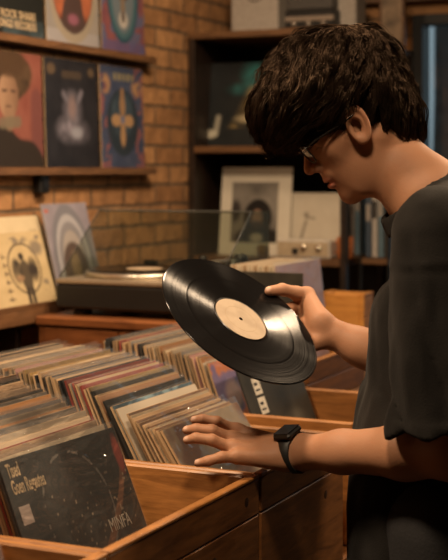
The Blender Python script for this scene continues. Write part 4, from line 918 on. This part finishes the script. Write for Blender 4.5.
def sdf_shirt(X, Y, Z):
    t = torso(X, Y, Z)
    t = smax(t, Z-1.405, .03); arms = None
    fo = (fbm(Y*12+X*8, X*12, Z*2.4, 3)-.5)*.034+(.5-np.abs(np.sin((X*.8+Y*.35)*38+3*noise3(X*6, Y*6, Z*4)+Z*7)))*.011+(fbm(X*24, Y*24, Z*14, 2)-.5)*.010
    fo = fo*np.clip((1.46-Z)/.22, .12, 1)
    for side in 'LR':
        s, e = sleeve_ax(side); sg = -1 if side == 'L' else 1
        t = smin(t, s_cap(X, Y, Z, (-.575, PY+sg*.06, 1.372), (s[0], s[1]-sg*.005, s[2]-.006), .060, .062), .035)
        sl = s_cap(X, Y, Z, s, e, .071, .096); ax = (e-s)/np.linalg.norm(e-s); al = (X-s[0])*ax[0]+(Y-s[1])*ax[1]+(Z-s[2])*ax[2]; ln = np.linalg.norm(e-s)
        sl = smax(sl, al-ln, .006)
        q = s_cap(X, Y, Z, s, e+ax*.1, .064, .092)
        seam = np.abs(al-.040); sl = sl-.0016*np.exp(-(seam/.006)**2)*1.0+.0012*np.exp(-((al-.052)/.005)**2)-.0018*(al > ln-.022)
        sl = smax(sl+fo, -smax(q+fo, -(al-ln+.055), .004), .003); arms = sl if arms is None else np.minimum(arms, sl)
    t = smin(t+fo, arms, .012)
    if False: fo = (fbm(Y*11+X*7, X*11, Z*2.6, 3)-.5)*.030+np.sin((X*.8+Y*.35)*75+3*noise3(X*6, Y*6, Z*4)+Z*9)*.0032+(fbm(X*24, Y*24, Z*14, 2)-.5)*.008
    # neck opening and ribbed collar
    ax = to_world(np.array([-.60, .0, .80])); cc = to_world(cam_pt(425, 199, 2.235))
    px, py, pz = X-cc[0], Y-cc[1], Z-cc[2]; h = px*ax[0]+py*ax[1]+pz*ax[2]; rr = np.sqrt(np.maximum(px*px+py*py+pz*pz-h*h, 0))
    t = smin(t, s_cap(X, Y, Z, cc-ax*.01, cc-ax*.10, .069, .12), .03)
    t = smax(t, -smax(rr-.066, -(h+.020), .003), .004)
    col = np.sqrt((rr-.0760-.25*(.012-h))**2+np.where(np.abs(h) > .012, (np.abs(h)-.012), 0)**2)-.0055
    t = smin(t, col, .004)
    return smax(t, .775-Z, .004)
def sdf_under(X, Y, Z):                                          # the body inside the clothes
    t = torso(X, Y, Z, -.030); t = smax(t, Z-1.40, .04); t = smax(t, .84-Z, .06)
    for sg in (-1, 1):
        t = smin(t, s_cap(X, Y, Z, (-.57, PY+sg*.09, .90), (-.585, PY+sg*.10, .50), .085, .056), .05)
        t = smin(t, s_cap(X, Y, Z, (-.585, PY+sg*.10, .50), (-.545, PY+sg*.11, .10), .055, .038), .03)
        t = smin(t, s_cap(X, Y, Z, (-.545, PY+sg*.11, .055), (-.70, PY+sg*.13, .040), .038, .030), .03)
    t = smin(t, s_cap(X, Y, Z, (-.56, PY-.16, 1.33), (-.56, PY+.16, 1.33), .055, .055), .04)
    return t
def sdf_trousers(X, Y, Z):
    t = smax(torso(X, Y, Z, -.022), np.abs(Z-.88)-.10, .03)
    for sg in (-1, 1):
        t = smin(t, s_cap(X, Y, Z, (-.57, PY+sg*.095, .88), (-.585, PY+sg*.105, .50), .108, .085), .04)
        t = smin(t, s_cap(X, Y, Z, (-.585, PY+sg*.105, .50), (-.55, PY+sg*.115, .05), .085, .078), .04)
    t = t+(fbm(X*9, Y*9, Z*6, 2)-.5)*.016
    return smax(t, .052-Z, .004)

def build_sdf(parts, name, mats, parent, cols=None):
    vs, fs, k = [], [], 0
    for v, f in parts: vs.append(v); fs.append(f+k); k += len(v)
    v = np.concatenate(vs); f = np.concatenate(fs); me = bpy.data.meshes.new(name); me.from_pydata(v.tolist(), [], f.tolist())
    for m in mats: me.materials.append(m)
    me.polygons.foreach_set('use_smooth', np.ones(len(f), bool))
    if cols is not None:
        a = me.color_attributes.new('Col', 'FLOAT_COLOR', 'POINT'); a.data.foreach_set('color', np.c_[cols, np.ones(len(v))].astype(np.float32).ravel())
    me.update(); o = bpy.data.objects.new(name, me); C.objects.link(o)
    if parent: o.parent = parent
    return o
def bounds(pts, m): p = np.array(pts); return p.min(0)-m, p.max(0)+m
lo, hi = E0+np.array([-.17, -.145, -.18]), E0+np.array([.21, .145, .18])
vh, fh = surface_nets(sdf_upper, lo, hi, .0023)
lo, hi = bounds([SHL, ELL, WRL, cam_pt(180, 470, 2.2), cam_pt(194, 415, 2.32)], .066); va, fa = surface_nets(arm_left, lo, hi, .0024)
lo, hi = bounds([SHR, ELR, WRR, on_disc(255, 300, 0), on_disc(310, 360, -.03)], .066); vb, fb = surface_nets(arm_right, lo, hi, .0026)
vc, fc = surface_nets(sdf_under, (-.80, PY-.30, -.01), (-.35, PY+.30, 1.46), .014)
# skin tones of the body itself: lips, brows, lashes, nails, ear rims
SK = np.array([.375, .188, .106])
F, L, U = head_local(vh[:, 0], vh[:, 1], vh[:, 2]); A = np.abs(L)
col = SK*(1+.10*(fbm(F*40, L*40, U*40, 3)-.5))[:, None]
def paint(col, c, k): return col*(1-np.clip(k, 0, 1)[:, None])+np.array(c)*np.clip(k, 0, 1)[:, None]
col = paint(col, (.40, .13, .095), .8*np.clip(1.5-np.sqrt(((F-.094)/.014)**2+(L/.021)**2+((U+.053)/.0115)**2), 0, .7)/.7*(F > .082))
col = paint(col, (.47, .19, .11), .5*np.exp(-((F-.112)/.02)**2-((U+.02)/.016)**2-(L/.02)**2)+.45*(np.exp(-((F+.013)/.02)**2-(U/.03)**2)*(A > .072)))
col = paint(col, (.03, .018, .012), .9*np.clip(1.4-np.sqrt(((A-.031)/.022)**2+((U-.036-.05*np.clip(.03-A, -.01, .02))/.0045)**2), 0, 1)*(F > .055))
col = paint(col, (.03, .02, .015), .9*np.clip(1.3-np.sqrt(((A-.032)/.0145)**2+((U-.0045+12*(A-.032)**2)/.0016)**2), 0, 1)*(F > .068))
def limb(v): return SK*(1+.14*(fbm(v[:, 0]*30, v[:, 1]*30, v[:, 2]*30, 3)-.5))[:, None]
cola = limb(va); colb = limb(vb)
for q, r in ((cam_pt(196, 460.5, 2.176), .0058), (cam_pt(184.5, 437, 2.194), .006), (cam_pt(184, 427, 2.22), .006), (cam_pt(192.5, 417.5, 2.255), .006)):
    cola = paint(cola, (.56, .36, .27), 2.0*np.clip(1.15-np.linalg.norm(va-q, axis=1)/r, 0, .5))
q = on_disc(262.5, 294, .0165); colb = paint(colb, (.60, .40, .31), 2.0*np.clip(1.15-np.linalg.norm(vb-q, axis=1)/.0075, 0, .5))
def skin_mat():
    m, n, l, p = nt('skin'); a = N(n, 'ShaderNodeAttribute', attribute_name='Col'); l.new(a.outputs['Color'], p.inputs['Base Color'])
    p.inputs['Roughness'].default_value = .58; p.inputs['Specular IOR Level'].default_value = .35; p.inputs['Subsurface Weight'].default_value = .12; p.inputs['Subsurface Radius'].default_value = (.012, .005, .003); p.inputs['Subsurface Scale'].default_value = .5
    tc = N(n, 'ShaderNodeTexCoord'); no = N(n, 'ShaderNodeTexNoise'); no.inputs['Scale'].default_value = 260; no.inputs['Detail'].default_value = 3; l.new(tc.outputs['Object'], no.inputs['Vector'])
    b = N(n, 'ShaderNodeBump'); b.inputs['Strength'].default_value = .25; b.inputs['Distance'].default_value = .001; l.new(no.outputs['Fac'], b.inputs['Height']); l.new(b.outputs['Normal'], p.inputs['Normal']); return m
ORG = np.array([-.57, PY, 0.])
def loc(v): return v-ORG
person = build_sdf([(loc(to_world(vh)), fh), (loc(to_world(va)), fa), (loc(to_world(vb)), fb), (loc(vc), fc)], 'person', [skin_mat()], None, np.concatenate([col, cola, colb, np.tile(SK, (len(vc), 1))]))
person.location = ORG
tag(person, 'young person in a black t-shirt bending over the record bins, holding a record', 'person')
def shirt_mat():
    m, n, l, p = nt('charcoal_cotton'); tc = N(n, 'ShaderNodeTexCoord'); no = N(n, 'ShaderNodeTexNoise'); no.inputs['Scale'].default_value = 9; no.inputs['Detail'].default_value = 6; l.new(tc.outputs['Object'], no.inputs['Vector'])
    r = ramp(n, [(.35, (.0065, .0059, .0053)), (.7, (.017, .0152, .0138))]); l.new(no.outputs['Fac'], r.inputs['Fac']); l.new(r.outputs['Color'], p.inputs['Base Color']); p.inputs['Roughness'].default_value = .85
    p.inputs['Sheen Weight'].default_value = .04; p.inputs['Sheen Roughness'].default_value = .5; p.inputs['Specular IOR Level'].default_value = .12
    n2 = N(n, 'ShaderNodeTexNoise'); n2.inputs['Scale'].default_value = 420; l.new(tc.outputs['Object'], n2.inputs['Vector']); b = N(n, 'ShaderNodeBump'); b.inputs['Strength'].default_value = .4; b.inputs['Distance'].default_value = .0015
    l.new(n2.outputs['Fac'], b.inputs['Height']); l.new(b.outputs['Normal'], p.inputs['Normal']); return m
vs, fs = surface_nets(sdf_shirt, (-.85, PY-.42, .76), (-.28, PY+.42, 1.50), .0055)
build_sdf([(loc(vs), fs)], 't_shirt', [shirt_mat()], person)
vs, fs = surface_nets(sdf_trousers, (-.80, PY-.28, .03), (-.33, PY+.28, 1.02), .011)
build_sdf([(loc(vs), fs)], 'trousers', [plain('black_denim', (.014, .014, .016), .85, bump=.3, scale=200)], person)
for sg in (-1, 1):
    def sdf_shoe(X, Y, Z, sg=sg):
        d = s_cap(X, Y, Z, (-.53, PY+sg*.115, .055), (-.70, PY+sg*.135, .042), .050, .046); d = smin(d, s_cap(X, Y, Z, (-.545, PY+sg*.115, .06), (-.55, PY+sg*.115, .11), .052, .050), .03); return smax(d, .002-Z, .006)
    vs, fs = surface_nets(sdf_shoe, (-.78, PY+sg*.125-.08, -.006), (-.46, PY+sg*.125+.08, .17), .007); build_sdf([(loc(vs), fs)], 'shoe', [plain('black_leather', (.015, .014, .013), .5)], person)

# hair: a dark mass carrying many combed strands
def hair_mat(name, gloss):
    m = bpy.data.materials.new(name); m.use_nodes = True; n = m.node_tree.nodes; l = m.node_tree.links; n.clear()
    out = N(n, 'ShaderNodeOutputMaterial'); tc = N(n, 'ShaderNodeTexCoord'); no = N(n, 'ShaderNodeTexNoise'); no.inputs['Scale'].default_value = 40; no.inputs['Detail'].default_value = 4; l.new(tc.outputs['Object'], no.inputs['Vector'])
    r = ramp(n, [(.35, (.004, .0028, .002)), (.7, (.016, .0095, .006))]); l.new(no.outputs['Fac'], r.inputs['Fac'])
    df = N(n, 'ShaderNodeBsdfDiffuse'); gl = N(n, 'ShaderNodeBsdfGlossy'); gl.inputs['Roughness'].default_value = .34; gl.inputs['Color'].default_value = (.9, .60, .40, 1); l.new(r.outputs['Color'], df.inputs[0])
    mx = N(n, 'ShaderNodeMixShader'); mx.inputs[0].default_value = gloss; l.new(df.outputs[0], mx.inputs[1]); l.new(gl.outputs[0], mx.inputs[2]); l.new(mx.outputs[0], out.inputs[0]); return m
vhair, fhair = surface_nets(sdf_hair, (-.15, -.125, -.09), (.175, .125, .185), .0034)
M_HAIR, M_HAIRBASE = hair_mat('dark_hair', .036), hair_mat('dark_hair_mass', .004)
hv = head_world(vhair[:, 0], vhair[:, 1], vhair[:, 2]); hair = build_sdf([(loc(hv), fhair[:, ::-1])], 'hair', [M_HAIRBASE], person)
def grad(fn, p, e=.002):
    g = np.stack([fn(p[:, 0]+(e if k == 0 else 0), p[:, 1]+(e if k == 1 else 0), p[:, 2]+(e if k == 2 else 0))-fn(p[:, 0]-(e if k == 0 else 0), p[:, 1]-(e if k == 1 else 0), p[:, 2]-(e if k == 2 else 0)) for k in range(3)], 1)
    return g/(np.linalg.norm(g, axis=1, keepdims=True)+1e-9)
NG = 880; pick = RNG.choice(len(vhair), NG*2, replace=False); P = vhair[pick].copy()
P = P[sdf_hairvol(P[:, 0], P[:, 1], P[:, 2]) > -.022][:NG]
CROWN = np.array([-.055, .015, .150]); near = vhair[np.linalg.norm(vhair-CROWN, axis=1) < .045]; P = np.concatenate([P, near[RNG.choice(len(near), 170, replace=len(near) < 170)]]); NG = len(P)
CROWN = np.array([-.055, .015, .150]); DOWN = np.array([sp, 0, -cp])        # gravity in the head's frame
steps = 15; lock = RNG.uniform(0, 6.28, NG); lift = RNG.uniform(-.004, .013, NG); slen = RNG.uniform(.0045, .0085, NG); amp = RNG.uniform(.35, 1.1, NG)
P = P-grad(sdf_hairvol, P)*.004; path = [P.copy()]
for k in range(steps):
    g = grad(sdf_hairvol, P); d = P-CROWN; d /= np.linalg.norm(d, axis=1, keepdims=True)+1e-6
    fl = d*1.0+DOWN*(.50+.05*k)+np.array([.35, 0, 0])*(P[:, :1] > -.03)
    nz = np.stack([noise3(P[:, 0]*14, P[:, 1]*14, P[:, 2]*14+31*q)-.5 for q in range(3)], 1)*1.7
    wv = np.cross(g, d)*(np.sin(k*.75+lock)*amp)[:, None]*.9
    fl = fl+nz+wv; fl -= g*(fl*g).sum(1, keepdims=True); fl /= np.linalg.norm(fl, axis=1, keepdims=True)+1e-6
    P = P+fl*slen[:, None]; sd = sdf_hairvol(P[:, 0], P[:, 1], P[:, 2]); f = k/steps; tgt = -.006+(lift+.004)*min(1, 1.8*f)+.006*np.sin(k*.6+lock*1.7)*f*amp
    P = P-g*(np.clip(sd-tgt, -.005, .005))[:, None]; path.append(P.copy())
guide = np.stack(path, 1); PER = 13                                          # each lock: strands drawn together at the tip
allp = []
for i in range(NG):
    T = np.gradient(guide[i], axis=0); T /= np.linalg.norm(T, axis=1, keepdims=True)+1e-9; g = grad(sdf_hairvol, guide[i]); S = np.cross(T, g)
    for j in range(PER):
        a, r = RNG.uniform(0, 6.28), .0085*math.sqrt(RNG.random()); tt = np.linspace(0, 1, steps+1); k = (1-.72*tt**1.3+RNG.uniform(-.1, .25)*tt)[:, None]
        q = guide[i]+S*(r*math.cos(a))*k+g*(.42*r*math.sin(a))*k+S*(.0012*np.sin(tt*9+a*3))[:, None]
        if RNG.random() < .09: q = q+(g*RNG.uniform(.002, .010)+S*RNG.uniform(-.006, .006))*(tt**2)[:, None]
        allp.append(q)
path = np.stack(allp); NS = len(path)
# tips stop a little past the hairline
sd = path[..., 2]-hairline(path[..., 0]); lim = -RNG.uniform(.0, .014, NS)[:, None]; ok = np.cumprod(sd > lim, 1).astype(bool); nlast = ok.sum(1)
keep = nlast >= 4; path, nlast = path[keep], nlast[keep]
V, Fc = [], []; tri = 3
W = head_world(path[..., 0], path[..., 1], path[..., 2])-ORG
for i in range(len(W)):
    q = W[i, :nlast[i]]; m = len(q); t = np.gradient(q, axis=0); t /= np.linalg.norm(t, axis=1, keepdims=True)+1e-9; a = np.cross(t, (.3, .5, .8)); a /= np.linalg.norm(a, axis=1, keepdims=True)+1e-9; b_ = np.cross(t, a)
    r = .00085*np.clip(1.15-np.linspace(0, 1, m), .12, 1)[:, None]; k0 = len(V)*0
    for j in range(tri): V.append(q+r*(math.cos(2.094*j)*a+math.sin(2.094*j)*b_))
    Fc.append(m)
verts, faces, k0 = [], [], 0
for i, m in enumerate(Fc):
    vs3 = np.stack(V[3*i:3*i+3], 1).reshape(-1, 3); verts.append(vs3)
    s = np.arange(m-1)[:, None]*3+k0
    for j in range(3): faces.append(np.concatenate([s+j, s+(j+1) % 3, s+3+(j+1) % 3, s+3+j], 1))
    k0 += 3*m
st = build_sdf([(np.concatenate(verts), np.concatenate(faces))], 'hair_strands', [M_HAIR], hair)

# ------------------------------------------------------------------ glasses, watch, held record
gl = thing('eyeglasses', 'thin dark-rimmed eyeglasses on the face of the person', 'eyeglasses', tuple(head_world(np.array(.095), np.array(0.), np.array(.012))))
GO = np.array(gl.location)
def hw_(F, L, U): return head_world(np.array(F), np.array(L), np.array(U))-GO
M_FRAME = plain('dark_frame', (.02, .017, .015), .25, .4); M_LENS = clear('spectacle_lens', (.93, .94, .93), .05, .03, 0, 0)
for sgn in (1, -1):
    pts = []
    for k in range(28):
        a = 2*math.pi*k/28; ca, sa = math.cos(a), math.sin(a); ex = .0235*np.sign(ca)*abs(ca)**.8; ey = .0195*np.sign(sa)*abs(sa)**.8
        pts.append((.1035-abs(ex+.034)*.13*0-.10*(.034+ex-.034)*1.0-.012*(ey/.0195)*-.35, sgn*(.034+ex), .006+ey))
    rimo = MB().tube([hw_(*p) for p in pts], .0014, 6, closed=True).build('rim', M_FRAME, gl)
    MB().add([hw_(*p) for p in pts], [tuple(range(28))]).build('lens', M_LENS, rimo)
    MB().tube([hw_(.1010, sgn*.0585, .014), hw_(.085, sgn*.0735, .017), hw_(.03, sgn*.081, .019), hw_(-.008, sgn*.080, .026), hw_(-.030, sgn*.073, .006)], .0019, 6).build('temple', M_FRAME, gl)
MB().tube([hw_(.107, .0105, .012), hw_(.110, 0, .015), hw_(.107, -.0105, .012)], .0014, 6).build('bridge', M_FRAME, gl)

wc = to_world(cam_pt(294, 452, 2.2)); ax = to_world(WRL)-to_world(ELL); ax /= np.linalg.norm(ax)
upv = to_world(np.array([-.10, -.34, .93])); upv = upv-ax*(upv@ax); upv /= np.linalg.norm(upv); sdv = np.cross(upv, ax)
wt = thing('wristwatch', 'black square smart wristwatch on the wrist over the bins', 'wristwatch', tuple(wc)); wt.rotation_euler = Matrix((ax, sdv, upv)).transposed().to_euler()
M_STRAP = plain('black_rubber', (.012, .012, .012), .55)
b = MB(); n = 40; prof = [(-.0140, 0), (-.0140, .0024), (.0140, .0024), (.0140, 0)]; vs, fs = [], []
for k in range(n):
    a = 2*math.pi*k/n
    for x, e in prof: vs.append((x, (.0315+e)*math.cos(a), (.0300+e)*math.sin(a)))
for k in range(n):
    for j in range(4): fs.append((k*4+j, k*4+(j+1) % 4, ((k+1) % n)*4+(j+1) % 4, ((k+1) % n)*4+j))
b.add(vs, fs, 0, True); b.build('strap', M_STRAP, wt)
cs = part_box('case', (-.0180, -.0195, .0295), (.0180, .0195, .0405), M_BLACKM, wt, .004); part_box('screen', (-.0155, -.017, .0403), (.0155, .017, .0412), plain('dark_screen', (.008, .008, .010), .08, vary=0), wt, .0004)
MB().lathe([(0, 0), (.0035, 0), (.0035, .0025), (0, .003)], 14, mat=Matrix.Translation((.0165, .006, .035)) @ Matrix.Rotation(math.pi/2, 4, 'Y')).build('crown_button', M_BLACKM, wt)
part_box('buckle', (-.012, -.010, -.0345), (.012, .010, -.0318), M_BLACKM, wt, .001)

Xw, Nw = to_world(DM), to_world(DN); Yw = np.cross(Nw, Xw); M3 = Matrix((Xw, Yw, Nw)).transposed()
vinyl('black vinyl record with cream centre label held up by the far hand', tuple(to_world(DC)), M3)
